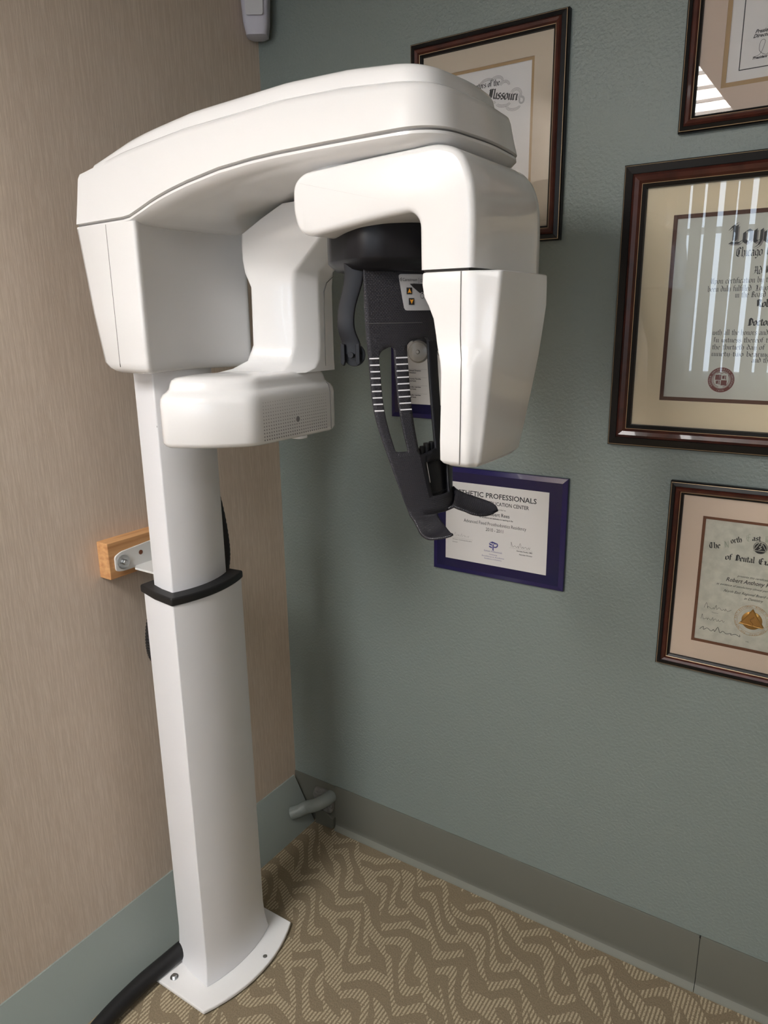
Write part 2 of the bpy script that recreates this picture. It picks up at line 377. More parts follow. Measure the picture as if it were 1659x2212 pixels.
def ringtext(bm, fn, s, a, b, r, size, a0, a1, mi=0, flip=False):
    for i, ch in enumerate(s):
        if ch == ' ': continue
        t = math.radians(a0+(a1-a0)*i/max(1, len(s)-1)); rot = t-PI/2 if not flip else t+PI/2
        ca, sa = math.cos(rot), math.sin(rot); cx, cy = a+r*math.cos(t), b+r*math.sin(t)
        put(bm, bfont(ch, size, 'CENTER'), lambda p, q: fn(cx+p*ca-q*sa, cy+p*sa+q*ca), mi)

# ------------------------------------------------------------------ room shell
X1, Y0 = 4.2, -4.2
bm = bmesh.new(); box(bm, (-.12, Y0-.12, -.1), (X1+.12, .12, 0)); struct(newobj('floor', bm, 'carpet', smooth=False))
bm = bmesh.new(); box(bm, (-.12, Y0, 0), (0, 0, H)); struct(newobj('wall_left', bm, 'beige', smooth=False))
bm = bmesh.new(); box(bm, (-.12, 0, 0), (X1+.12, .12, H)); struct(newobj('wall_back', bm, 'green', smooth=False))
bm = bmesh.new(); box(bm, (X1, Y0, 0), (X1+.12, 0, H)); struct(newobj('wall_right', bm, 'soffit', smooth=False))
WX0, WX1, WZ0, WZ1 = .10, 2.45, 1.12, 2.50
bm = bmesh.new()
box(bm, (-.12, Y0-.12, 0), (X1+.12, Y0, WZ0)); box(bm, (-.12, Y0-.12, WZ1), (X1+.12, Y0, H))
box(bm, (-.12, Y0-.12, WZ0), (WX0, Y0, WZ1)); box(bm, (WX1, Y0-.12, WZ0), (X1+.12, Y0, WZ1))
struct(newobj('wall_front', bm, 'soffit', smooth=False))
bm = bmesh.new(); box(bm, (-.12, Y0-.12, H), (X1+.12, .12, H+.1)); ceil = struct(newobj('ceiling', bm, 'ceil', smooth=False))
bm = bmesh.new()
for i in range(8): box(bm, (.03+.61*i-.012, Y0, H-.004), (.03+.61*i+.012, 0, H+.001))
for j in range(8): box(bm, (0, -.02-.61*j-.012, H-.0035), (X1, -.02-.61*j+.012, H+.001))
struct(newobj('trim_1', bm, 'grid', smooth=False))
# window with vertical blinds, behind the camera
bm = bmesh.new()
for a, b in (((WX0, Y0-.10, WZ0), (WX0+.05, Y0-.02, WZ1)), ((WX1-.05, Y0-.10, WZ0), (WX1, Y0-.02, WZ1)), ((WX0, Y0-.10, WZ0), (WX1, Y0-.02, WZ0+.05)),
             ((WX0, Y0-.10, WZ1-.05), (WX1, Y0-.02, WZ1)), ((1.25, Y0-.09, WZ0), (1.30, Y0-.03, WZ1)), ((WX0, Y0-.09, 2.12), (WX1, Y0-.03, 2.16))): box(bm, a, b)
struct(newobj('window_1', bm, 'wframe', bevel=.004))
# baseboards
bm = bmesh.new()   # vinyl cove base on the green wall, two lengths meeting at a seam
prof = [(0, 0), (-.017, 0), (-.016, .006), (-.007, .016), (-.005, .03), (-.005, .150), (-.003, .155), (0, .155)]
segs = [(.165, 1.2475), (1.249, X1)]
for a, b in segs:
    loft(bm, [[(a, y, z) for y, z in prof], [(b, y, z) for y, z in prof]])
for f in bm.faces:
    if f.calc_center_median().z < .018: f.material_index = 1
struct(newobj('baseboard_back', bm, ['base_r', 'base_toe'], angle=50))
bm = bmesh.new(); box(bm, (0, -.004, .0), (.164, 0, .154))
struct(newobj('trim_2', bm, 'base_r', bevel=.001))
bm = bmesh.new()   # slanted painted board along the wallpapered wall
loft(bm, [[(0, Y0, 0), (.082, Y0, 0), (.004, Y0, .142), (0, Y0, .142)], [(0, -.012, 0), (.082, -.012, 0), (.004, -.012, .142), (0, -.012, .142)]])
struct(newobj('baseboard_left', bm, 'base_l', smooth=False))

bm = bmesh.new(); box(bm, (1.2465, -.0049, .017), (1.250, 0, .155)); struct(newobj('trim_3', bm, 'dark', smooth=False))
# ceiling luminaires: one mirrored in the frame glass, one added for fill
def troffer(x, y, label, lensmat='lens'):
    t = thing('ceiling_luminaire', label, 'light', 'recessed ceiling luminaires'); t.location = (x, y, H)
    bm = bmesh.new()
    a, b = .29, .59
    for s in (-1, 1):
        box(bm, (s*a-.012, -b, -.036), (s*a+.0, b, -.001)); box(bm, (-a, s*b-.012, -.036), (a, s*b+.0, -.001))
    newobj('luminaire_frame', bm, 'grid', t, smooth=False)
    bm = bmesh.new()
    for k in range(5): box(bm, (-a+.012, -b+.012+k*.234, -.012), (a-.012, -b+.012+k*.234+.226, -.004))
    newobj('lens', bm, lensmat, t, smooth=False)
    bm = bmesh.new()
    for k in range(6): box(bm, (-a+.01, -b+.009+k*.2335, -.027), (a-.01, -b+.0125+k*.2335, -.004))
    newobj('louver', bm, 'wframe', t, smooth=False)
troffer(.385, -2.45, 'ceiling luminaire close to the wallpapered wall, mirrored in the top right frame')
troffer(2.25, -2.45, 'added fill luminaire, unseen, over the middle of the room above the camera', 'fill_lens')  # unseen luminaire added as soft fill from the right side of the room
# vertical blinds
t = thing('vertical_blinds', 'vertical window blinds with narrow gaps of daylight, behind the camera', 'blinds')
bm = bmesh.new(); box(bm, (WX0-.03, Y0+.03, WZ1+.0), (WX1+.03, Y0+.09, WZ1+.05)); newobj('head_rail', bm, 'wframe', t, bevel=.004)
rnd = random.Random(3); xx = WX0+.02
while xx < WX1-.05:
    wv = .078; gap = rnd.choice((.010, .016, .026, .036))
    bm = bmesh.new(); box(bm, (-wv/2, -.0012, WZ0-.04), (wv/2, .0012, WZ1))
    o = newobj('vane', bm, 'blind', t, smooth=False); o.location = (xx+wv/2, Y0+.06, 0); o.rotation_euler = (0, 0, math.radians(rnd.uniform(-12, 12)))
    xx += wv+gap

# ------------------------------------------------------------------ corner pipe and broken patch
t = thing('pipe_stub', 'grey painted bent pipe in broken plaster in the floor corner', 'pipe')
bm = bmesh.new()
pts = catmull([(.150, .002, .116), (.142, -.028, .110), (.120, -.050, .098), (.092, -.056, .084), (.072, -.072, .072), (.050, -.086, .062)], 5)
tube(bm, pts, .0200, 18); newobj('pipe', bm, 'pipe', t)
bm = bmesh.new()
pl = [(.078, .100), (.088, .128), (.112, .130), (.148, .134), (.160, .112), (.158, .064), (.150, .052), (.12, .050), (.098, .040)]
loft(bm, [[(x, 0, z) for x, z in pl], [(x*.97+.003, -.014, z*.97+.003) for x, z in pl]])
newobj('plaster_patch', bm, 'putty', t, bevel=.004)
bm = bmesh.new()
pl = [(.088, .0), (.094, .052), (.12, .058), (.150, .048), (.162, .040), (.160, .004)]
loft(bm, [[(x, 0, z) for x, z in pl], [(x, -.018, z) for x, z in pl]])
newobj('loose_base_piece', bm, 'base_r', t, bevel=.002)

# ------------------------------------------------------------------ motion sensor high in the corner
t = thing('motion_detector', 'ivory wall motion detector high in the corner, cut by the picture top', 'sensor'); t.location = (.03, -.035, 2.345); t.rotation_euler = (0, 0, math.radians(33))
bm = bmesh.new(); rings = []
for z, wx, dy in ((-.085, .018, .014), (-.082, .026, .024), (-.055, .031, .031), (0, .034, .034), (.05, .031, .030), (.08, .024, .02)):
    rings.append([(x, y, z) for x, y in rounded([(-wx, .02), (-wx, -dy), (wx, -dy), (wx, .02)], .012, 5)])
loft(bm, rings); newobj('housing', bm, 'pir', t, angle=50)
bm = bmesh.new(); loft(bm, [[(x, -.0365+abs(x)*.06-(.0 if k else .002), z) for x, z in rounded([(-.021, -.045), (.021, -.045), (.023, .015), (-.023, .015)], .006)] for k in (0, 1)]); newobj('detector_lens', bm, 'pirlens', t)

# ------------------------------------------------------------------ wooden block, bracket
bm = bmesh.new(); box(bm, (0, -.632, 1.018), (.038, -.44, 1.104))
tag(newobj('wood_block', bm, 'wood', bevel=.002), 'raw pine mounting block screwed to the wallpapered wall behind the column', 'block')
t = thing('mounting_bracket', 'white steel wall bracket bolted onto the pine block', 'bracket')
bm = bmesh.new()
pl = rounded([(-.618, 1.036), (-.600, 1.032), (-.44, 1.032), (-.44, 1.088), (-.600, 1.078), (-.618, 1.070)], .006, 3)
loft(bm, [[(x, y, z) for y, z in pl] for x in (.0385, .043)]); newobj('wall_plate', bm, 'bracket', t)
bm = bmesh.new()
pl = [(.043, -.565), (.052, -.575), (.128, -.575), (.128, -.46), (.043, -.46)]
loft(bm, [[(x, y, z) for x, y in pl] for z in (1.030, 1.035)]); newobj('shelf_plate', bm, 'bracket', t)
bm = bmesh.new(); cyl(bm, (.043, -.598, 1.054), (1, 0, 0), .0165, .003, 32); newobj('washer', bm, 'steel', t)
bm = bmesh.new(); cyl(bm, (.046, -.598, 1.054), (1, 0, 0), .0065, .008, 6); newobj('hex_bolt', bm, 'steel', t, bevel=.001)
bm = bmesh.new(); cyl(bm, (.0432, -.548, 1.063), (1, 0, 0), .0055, .0004, 20); newobj('bolt_hole', bm, 'brown_in2', t)

# ------------------------------------------------------------------ THE X-RAY MACHINE
YC = -.5375
mach = thing('dental_xray_machine', 'tall white dental panoramic x-ray machine on a floor plate beside the wallpapered wall', 'medical machine')
mach.location = (0, 0, 0)
def sym(pts): return [(x, YC-h) for x, h in pts]+[(x, YC+h) for x, h in reversed(pts)]
# base plate
def plate_poly(i=0.0):
    arc = []
    for k in range(13):
        s = -1+2*k/12; arc.append((.297+.038*(1-s*s)-i, YC-.004+s*(.158-i)))
    return [(.130+i, YC-.162+i)]+arc+[(.130+i, YC+.154-i)]
bm = bmesh.new(); prism_xy(bm, plate_poly(), .003, .0135); plate = newobj('base_plate', bm, 'white', mach, bevel=.003)
bm = bmesh.new(); prism_xy(bm, plate_poly(.004), 0, .0035); newobj('plate_underlay', bm, 'rubber', plate, smooth=False)
for bx, by, r, nm in ((.166, -.672, .0105, 'anchor_bolt'), (.314, -.505, .0055, 'levelling_screw')):
    bm = bmesh.new(); cyl(bm, (bx, by, .0135), (0, 0, 1), r, .0015, 24)
    if r > .008: cyl(bm, (bx, by, .0145), (0, 0, 1), .0065, .006, 6)
    newobj(nm, bm, 'steel', plate, bevel=.0006)
# columns: flat side, gently bowed front
def col_poly(xb, xf, bow, h, hb, n=12):
    """xb back, xf corner x, bow front bulge, h half width at the front corner, hb at the back"""
    p = [(xb, YC-hb), (xb+(xf-xb)*.5, YC-hb-(h-hb)*.68)]
    for k in range(n+1):
        s = -1+2*k/n; p.append((xf+bow*(1-s*s), YC+s*h))
    return p+[(xb+(xf-xb)*.5, YC+hb+(h-hb)*.68), (xb, YC+hb)]
bm = bmesh.new()
rings = []
for z, g_ in ((.0135, .010), (.03, .006), (.06, .002), (.10, 0), (1.003, 0)):
    rings.append([(x, y, z) for x, y in col_poly(.128-g_*.5, .2505+g_*.6, .020, .1025+g_, .078+g_)])
loft(bm, rings); newobj('lower_column', bm, 'white2', mach, bevel=.0025)
bm = bmesh.new()
loft(bm, [[(x, y, z) for x, y in col_poly(.122, .252, .023, .107, .082)] for z in (1.003, 1.021)]); newobj('column_cap', bm, 'rubber', mach, bevel=.004)
bm = bmesh.new()
loft(bm, [[(x, y, z) for x, y in col_poly(.150, .226, .018, .080, .066)] for z in (.95, 1.52)]); newobj('upper_column', bm, 'white2', mach, bevel=.003)
# housing at the top of the column, its front hollowed for the turning arm
RC = rounded([(.20, -.1425)]+[(.2935, -.1425)]+[(.2935-.030*(1-abs(s/6)**2.0), .1425*s/6) for s in (-5, -3.5, -2, 0, 2, 3.5, 5)]+[(.2935, .1425), (.20, .1425)], [.001, .014, .01, .03, .03, .03, .03, .03, .01, .014, .001], 4)[5:-5]
def house_poly(i, xb):
    h = .1425-i; p = [(xb, YC-h+.014), (xb+.004, YC-h+.004), (xb+.014, YC-h)]
    for k in range(len(RC)):
        q_ = RC[k]; p.append((q_[0]-i*.8, YC+q_[1]*(h/.1425)))
    return p+[(xb+.014, YC+h), (xb+.004, YC+h-.004), (xb, YC+h-.014)]
bm = bmesh.new()
rings = [[(x, y, z) for x, y in house_poly(i, xb)] for z, i, xb in ((1.487, .022, .205), (1.4885, .012, .192), (1.492, .006, .180), (1.498, .002, .170), (1.508, .0, .160), (1.60, .0, .141), (1.757, 0, .118))]
loft(bm, rings); hs = newobj('column_housing', bm, 'white', mach, angle=50)
bm = bmesh.new(); loft(bm, [[(.2125, YC-.1430, 1.500), (.2133, YC-.1430, 1.500), (.213, YC-.1415, 1.500)], [(.2125, YC-.1430, 1.756), (.2133, YC-.1430, 1.756), (.213, YC-.1415, 1.756)]]); newobj('housing_seam', bm, 'grey', hs)

# top beam : side profile with arched underside, round nose
YB = -.528
def beam_plan(i=0):
    x0 = .115+i; h = .152-i; r = max(.004, .012-i*.2); half = [(x0, -h+r), (x0+r, -h), (.30, -h), (.60, -h)]
    nose = rounded([(.60, -h), (.902-i, -h), (.913-i, -.02), (.913-i, .02)], [.001, .115, .10, .001], 14)[15:-15]
    half += [p for p in nose if p[1] < -.0005]
    return [(x, YB+y) for x, y in half]+[(x, YB-y) for x, y in reversed(half)]
PB = [(.0, 1.757), (.275, 1.763), (.31, 1.774), (.346, 1.786), (.385, 1.796), (.429, 1.805), (.505, 1.817), (.576, 1.823), (.632, 1.8255), (.72, 1.827), (1.2, 1.830)]
PT = [(.0, 1.835), (.14, 1.856), (.25, 1.874), (.414, 1.891), (.624, 1.901), (.75, 1.899), (.843, 1.892), (.95, 1.884)]
def lerp(T, x):
    for (a, b), (c_, d) in zip(T, T[1:]):
        if x <= c_: return b+(d-b)*(x-a)/(c_-a)
    return T[-1][1]
def dense(poly):
    ref = beam_plan(0); out = []
    for i in range(len(ref)-1):
        n = max(1, int(math.dist(ref[i], ref[i+1])/.018)); p, q = poly[i], poly[i+1]
        for k in range(n): out.append((p[0]+(q[0]-p[0])*k/n, p[1]+(q[1]-p[1])*k/n))
    return out+[poly[-1]]
def grid_cap(bm, ring, zf):
    """close a symmetric ring by bridging opposite points across the beam"""
    n = len(ring); m_ = n//2
    for k in range(m_-1 if n % 2 == 0 else m_):
        a, b, c_, d = ring[k], ring[k+1], ring[n-2-k], ring[n-1-k]
        q = []
        for v in (a, b, c_, d):
            if v not in q: q.append(v)
        if len(q) > 2:
            try: bm.faces.new(q)
            except ValueError: pass
P0 = dense(beam_plan(0))
def lid(x): return math.sin(min(1, max(0, (x-.1)/.35))*PI/2)
bm = bmesh.new(); rings = []
def ringf(ins, f): return [(x, y, f(bx)) for (x, y), (bx, _) in zip(dense(beam_plan(ins)), P0)]
def tap(t):  # the outer shell leans in slightly towards its top
    return [(x, y, lerp(PB, bx)*(1-t)+(lerp(PT, bx)-.012)*t) for (x, y), (bx, _) in zip(dense(beam_plan(.009*t)), P0)]
rings = [ringf(.004, lambda x: lerp(PB, x)+.0005), ringf(0, lambda x: lerp(PB, x)+.003), tap(.5), tap(1),
         ringf(.012, lambda x: lerp(PT, x)-.004), ringf(.020, lambda x: lerp(PT, x)+.001), ringf(.030, lambda x: lerp(PT, x)+.004),
         ringf(.032, lambda x: lerp(PT, x)+.009+.006*lid(x)), ringf(.0335, lambda x: lerp(PT, x)+.012+.009*lid(x)), ringf(.037, lambda x: lerp(PT, x)+.014+.013*lid(x)), ringf(.045, lambda x: lerp(PT, x)+.016+.015*lid(x)), ringf(.065, lambda x: lerp(PT, x)+.017+.017*lid(x))]
vs = loft(bm, rings, caps=(False, False)); grid_cap(bm, vs[-1], 0); grid_cap(bm, vs[0], 0)
beam = newobj('beam_cover', bm, 'white', mach, angle=40)
bm = bmesh.new()
vs = loft(bm, [ringf(.0035, lambda x: lerp(PB, x)+.001), ringf(.0035, lambda x: lerp(PB, x)-.0025)], caps=(False, False)); grid_cap(bm, vs[0], 0); grid_cap(bm, vs[1], 0)
newobj('shadow_gap', bm, 'grey', beam, angle=40)
bm = bmesh.new()
def lowz(x): return max(0.0, min(1.0, (x-.27)/.08))
vs = loft(bm, [ringf(.001, lambda x: lerp(PB, x)-.0022), ringf(.0005, lambda x: lerp(PB, x)-.006), ringf(.006, lambda x: lerp(PB, x)-.0095-.003*lowz(x)), ringf(.020, lambda x: lerp(PB, x)-.010-.008*lowz(x)), ringf(.045, lambda x: lerp(PB, x)-.0105-.011*lowz(x))], caps=(False, False))
grid_cap(bm, vs[0], 0); grid_cap(bm, vs[-1], 0)
newobj('beam_underside', bm, 'white', mach, angle=40)

# turning arm: hub, horizontal arm with the sensor post
bm = bmesh.new(); cyl(bm, (.70, YC, 1.79), (0, 0, 1), .095, .03, 48, .11); newobj('rotor_hub', bm, 'white', mach, bevel=.004)
side = [(.650, 1.712), (.639, 1.742), (.641, 1.783), (.660, 1.798), (.78, 1.805), (.897, 1.810), (.930, 1.798), (.948, 1.762), (.952, 1.72), (.952, 1.6485), (.867, 1.6485), (.866, 1.714), (.853, 1.727), (.80, 1.722), (.73, 1.713), (.675, 1.706)]
side = rounded(side, [.022,.022,.03,.03,.05,.03,.03,.03,.02,.0015,.0015,.016,.016,.03,.03,.025], 5)
def inset_loop(P, d):
    out = []; N = len(P); ar = sum(P[k][0]*P[(k+1) % N][1]-P[(k+1) % N][0]*P[k][1] for k in range(N)); sg = 1 if ar > 0 else -1
    for k in range(N):
        a = Vector(P[k])-Vector(P[k-1]); b = Vector(P[(k+1) % N])-Vector(P[k])
        n = Vector((-a.y, a.x)).normalized()+Vector((-b.y, b.x)).normalized()
        n.normalize(); out.append((P[k][0]+n.x*d*sg, P[k][1]+n.y*d*sg))
    return out
bm = bmesh.new(); rings = []
ya, yb = -.662, -.392
for y, i in ((ya, .0095), (ya+.0006, .0070), (ya+.0018, .0045), (ya+.0038, .0024), (ya+.0065, .0009), (ya+.0100, 0), (-.60, 0), (YC, 0), (-.47, 0), (-.44, .001), (-.418, .005), (-.402, .013), (yb, .026)):
    rings.append([(x, y, max(z, 1.6485) if side[k][1] > 1.65 else 1.6485) for k, (x, z) in enumerate(inset_loop(side, i))])
loft(bm, rings); newobj('upper_arm', bm, 'white', mach, angle=45)
# body of the rotor between the source leg and the arm
bm = bmesh.new()
rb = [(.50, -.46), (.57, -.50), (.63, -.59), (.70, -.64), (.80, -.63), (.84, -.53), (.80, -.44), (.68, -.40), (.56, -.385), (.50, -.40)]
rb = rounded(rb, .03, 4)
loft(bm, [[(x*.96+.026, y*.96+YC*.04, 1.738) for x, y in rb], [(x, y, 1.746) for x, y in rb], [(x, y, 1.775) for x, y in rb], [(x*.95+.0325, y*.95+YC*.05, 1.788) for x, y in rb]]); newobj('rotor_body', bm, 'white', mach, angle=45)

# sensor casing below the post : horizontal sections from top to bottom
def sensor_ring(z, xi, xs, xr, yr, xo, yf, yn):
    """xi inner edge, xs seam-side corner, (xr, yr) outer ridge, xo outer face x, yf far end, yn near side"""
    pts = [(xi, yn), (xs, yn), (xs*.45+xr*.55, yn*.58+yr*.42+.003), (xr, yr), (xo+.004, (yr+yf)/2), (xo, yf), (xi, yf)]
    return [(x, y, z) for x, y in rounded(pts, [.004, .012, .010, .006, .05, .008, .006], 5)]
S = []
FAR = [(1.645, -.462), (1.60, -.456), (1.525, -.468), (1.435, -.493), (1.374, -.512)]
def far(z):
    for (a, b), (c_, d) in zip(FAR, FAR[1:]):
        if z >= c_: return b+(d-b)*(a-z)/(a-c_)
    return FAR[-1][1]
PR = [(1.645, .871, .946, -.661), (1.628, .871, .946, -.661), (1.612, .874, .946, -.661), (1.600, .881, .946, -.661), (1.582, .889, .946, -.661), (1.560, .893, .946, -.661), (1.548, .895, .9465, -.6615), (1.536, .899, .949, -.6645), (1.524, .904, .951, -.6685), (1.510, .907, .953, -.671), (1.46, .907, .953, -.671), (1.41, .906, .952, -.671), (1.382, .906, .951, -.670), (1.377, .910, .950, -.667), (1.3745, .916, .948, -.662)]
TOP = []
for z, xi, xs, yn in PR:
    q = (1.645-z)/.27; e_ = 0 if z > 1.382 else (1.382-z)*.9
    TOP.append((z, xi, xs, .9845-.019*q**1.3-e_, -.640-.017*q**.8+e_*.5, .981-.018*q**1.3-e_, far(z)+e_*.0-(.004 if z < 1.378 else 0), yn))
TOP = [(1.6445, .875, .943, .979, -.636, .974, -.399, -.658), (1.6442, .8725, .945, .982, -.6375, .977, -.3965, -.660)][:0]+TOP
for T in TOP: S.append(sensor_ring(*T))
def shrink(ring, k, dz):
    cx = sum(p[0] for p in ring)/len(ring); cy = sum(p[1] for p in ring)/len(ring)
    return [(cx+(p[0]-cx)*(1-k), cy+(p[1]-cy)*(1-k*.4), p[2]+dz) for p in ring]
S = [shrink(S[0], .06, .0), shrink(S[0], .02, -.0008), shrink(S[0], .004, -.0025)]+S[1:]+[shrink(S[-1], .05, -.001), shrink(S[-1], .14, -.0018)]
bm = bmesh.new(); loft(bm, S)
sens = newobj('sensor_casing', bm, 'white', mach, angle=50)
bm = bmesh.new()   # gap line between the post and the casing
loft(bm, [[(x, y, z) for x, y in [(.874, -.658), (.944, -.658), (.947, -.41), (.874, -.41)]] for z in (1.6435, 1.6495)]); newobj('casing_gap', bm, 'dark', sens, smooth=False)
bm = bmesh.new()   # fine vertical joint on the near side
jl = [(.9335, -.6617, 1.6445), (.9335, -.6617, 1.56), (.935, -.6627, 1.543), (.939, -.6680, 1.526), (.9405, -.6718, 1.508), (.9405, -.6720, 1.44), (.9395, -.6713, 1.378)]
tube(bm, jl, .0006, 6); newobj('joint_line', bm, 'grey', sens)

# x-ray source: leg and housing
bm = bmesh.new()
rows = [(1.483, (.335, -.56), (.46, -.53), (.496, -.47), (.496, -.372), (.335, -.372)),
        (1.490, (.350, -.525), (.462, -.495), (.496, -.440), (.496, -.372), (.342, -.372)),
        (1.505, (.372, -.503), (.466, -.476), (.495, -.425), (.495, -.372), (.352, -.372)),
        (1.535, (.383, -.496), (.470, -.467), (.495, -.420), (.495, -.372), (.36, -.372)),
        (1.60, (.385, -.496), (.470, -.466), (.495, -.420), (.495, -.372), (.362, -.372)),
        (1.645, (.386, -.496), (.471, -.466), (.495, -.420), (.495, -.372), (.362, -.372)),
        (1.672, (.376, -.500), (.477, -.467), (.499, -.421), (.499, -.372), (.352, -.372)),
        (1.695, (.374, -.502), (.510, -.472), (.528, -.422), (.528, -.372), (.348, -.372)),
        (1.722, (.374, -.502), (.565, -.500), (.600, -.450), (.600, -.372), (.346, -.372)),
        (1.742, (.376, -.502), (.600, -.520), (.640, -.460), (.640, -.372), (.350, -.372)),
        (1.765, (.425, -.502), (.610, -.520), (.650, -.460), (.650, -.372), (.40, -.372)),
        (1.788, (.475, -.498), (.610, -.515), (.650, -.460), (.650, -.378), (.46, -.378))]
rings = []
for z, *p in rows: rings.append([(x, y, z) for x, y in rounded(p, [.010, .007, .005, .006, .03], 4)])
loft(bm, rings); legm = newobj('source_leg', bm, 'white', mach, angle=50)
bm = bmesh.new(); pts = [(.4955, -.405, 1.492), (.4957, -.4045, 1.60), (.4957, -.402, 1.636), (.4965, -.394, 1.652), (.4995, -.375, 1.665)]
tube(bm, pts, .0009, 6); newobj('cover_joint', bm, 'grey', legm)
SP = [(.506, -.632), (.502, -.386), (.485, -.372), (.40, -.345), (.335, -.40), (.318, -.56), (.325, -.66), (.352, -.712), (.372, -.723), (.448, -.690)]
def sring(i, z, dx=0):
    c = Vector((.415, -.54)); out = []
    N = len(SP); pts = []
    for k in range(N):
        p = Vector(SP[k]); d = (c-p); pts.append(tuple(p+d.normalized()*i))
    return [(x, y, z) for x, y in rounded(pts, [.020, .012, .01, .03, .03, .04, .03, .02, .02, .03], 4)]
bm = bmesh.new()
loft(bm, [sring(.022, 1.3605), sring(.010, 1.3615), sring(.004, 1.3645), sring(.0, 1.371), sring(0, 1.440), sring(.002, 1.449), sring(.007, 1.456), sring(.014, 1.460), sring(.019, 1.465), sring(.022, 1.474), sring(.025, 1.480), sring(.033, 1.4845), sring(.06, 1.487)])
src = newobj('source_housing', bm, 'white', mach, angle=50)
# dot pattern and port on the face toward the patient (face plane from (.506,-.632) to (.502,-.386))
A0, A1 = Vector((.5062, -.632)), Vector((.5022, -.386)); dA = (A1-A0).normalized(); nA = Vector((dA.y, -dA.x))
def face(a, z, off=.0006):
    p = A0+dA*a+nA*off; return (p.x, p.y, z)
bm = bmesh.new()
for j in range(12):
    r = .0007+.0009*j/11; z = 1.4385-j*.0062
    for i in range(29):
        a = .026+i*.0067
        if abs(a-.123) < .006 and abs(z-1.398) < .006: continue
        disc(bm, lambda p, q: face(p, q), a, z, r, 8)
dots = newobj('dot_pattern', bm, 'lgrey', src, smooth=False, recalc=False)
bm = bmesh.new(); disc(bm, lambda p, q: face(p, q, .0009), .123, 1.398, .0056, 28); newobj('x_ray_port', bm, 'lgrey', src, smooth=False, recalc=False)
bm = bmesh.new(); disc(bm, lambda p, q: (.352+(p-.352)*.8, -.7235+(p-.352)*-.3, q), .360, 1.401, .0018, 12); newobj('pin_hole', bm, 'grey', src, smooth=False, recalc=False)
bm = bmesh.new(); tube(bm, [(.506-.001, -.405, 1.366), (.5045, -.4045, 1.44), (.500, -.404, 1.456), (.488, -.405, 1.464), (.482, -.406, 1.482)], .0008, 6); newobj('end_joint', bm, 'grey', src)
bm = bmesh.new(); prism_xy(bm, rounded([(.42, -.50), (.50, -.50), (.50, -.47), (.42, -.47)], .012), 1.3565, 1.362); newobj('vent_boss', bm, 'white', src, bevel=.001)

# black carrier under the rotor
CP = [(.622, -.553), (.656, -.592), (.717, -.628), (.752, -.638), (.785, -.622), (.812, -.583), (.824, -.5375), (.812, -.492), (.785, -.453), (.752, -.437), (.717, -.447), (.656, -.483), (.622, -.522)]
def cring(s, z, dx=0): return [(.72+(x-.72)*s+dx, YC+(y-YC)*s, z) for x, y in rounded(CP, .012, 3)]
bm = bmesh.new(); loft(bm, [cring(.72, 1.655, .01), cring(.82, 1.659), cring(.93, 1.667), cring(.99, 1.672), cring(1.0, 1.674), cring(1.0, 1.722), cring(.985, 1.7255), cring(.9, 1.727), cring(.85, 1.75)])
newobj('support_carrier', bm, 'black', mach, angle=50)
# temple supports
def temple(pts, nm, padside, jaws):
    root = None
    bm = bmesh.new(); P = catmull(pts, 6); rings = []
    wdir = Vector((math.cos(math.radians(20)), math.sin(math.radians(20)), 0)); td = Vector((-wdir.y, wdir.x, 0))
    for i, p in enumerate(P):
        t_ = i/(len(P)-1); hw = .0175-.0035*math.sin(t_*PI); th = .0035
        q = rounded([(-hw, -th), (hw, -th), (hw, th), (-hw, th)], .003, 2)
        rings.append([tuple(p+wdir*a+td*b) for a, b in q])
    loft(bm, rings); root = newobj(nm, bm, 'black', mach, angle=50)
    e = P[-1]
    return root, e, wdir, td
T1, e, wd, td = temple([(.716, -.606, 1.672), (.713, -.606, 1.640), (.702, -.610, 1.600), (.701, -.612, 1.570), (.707, -.608, 1.545), (.7075, -.608, 1.528)], 'temple_support', 1, True)
c0 = Vector((.7075, -.608, 1.5265))
bm = bmesh.new(); cyl(bm, c0-td*(-.001)+wd*.004, td, .0185, .003, 36); newobj('temple_pad', bm, 'black', T1, bevel=.001)
bm = bmesh.new(); cyl(bm, c0-td*.0065, td, .0050, .002, 24); newobj('pad_button', bm, 'black', T1, bevel=.0006)
for s in (-1, 1):
    bm = bmesh.new(); cc = c0-td*.007+wd*(s*.0125)
    q = [(s*.0035, .019), (-s*.0035, .017), (-s*.0038, -.010), (-s*.001, -.0175), (s*.004, -.013)]
    loft(bm, [[tuple(cc+wd*a+Vector((0, 0, b))+td*k) for a, b in q] for k in (-.002, .008)]); newobj('clamp_jaw', bm, 'black', T1, bevel=.0012)
T2, e, wd, td = temple([(.74, -.462, 1.672), (.742, -.458, 1.640), (.745, -.452, 1.600), (.748, -.450, 1.560), (.747, -.452, 1.535)], 'temple_support', -1, False)
bm = bmesh.new(); pn = Vector((.30, -1, .0)).normalized(); pc = Vector((.747, -.462, 1.5255)); cyl(bm, pc, pn, .0195, .004, 40, .0165)
cyl(bm, pc+pn*.004, pn, .0165, .0012, 40, .010); cyl(bm, pc+pn*.005, pn, .0042, .0016, 24, .0025); newobj('temple_pad', bm, 'pad', T2, angle=30)['label'] = 'clear grey silicone pad'

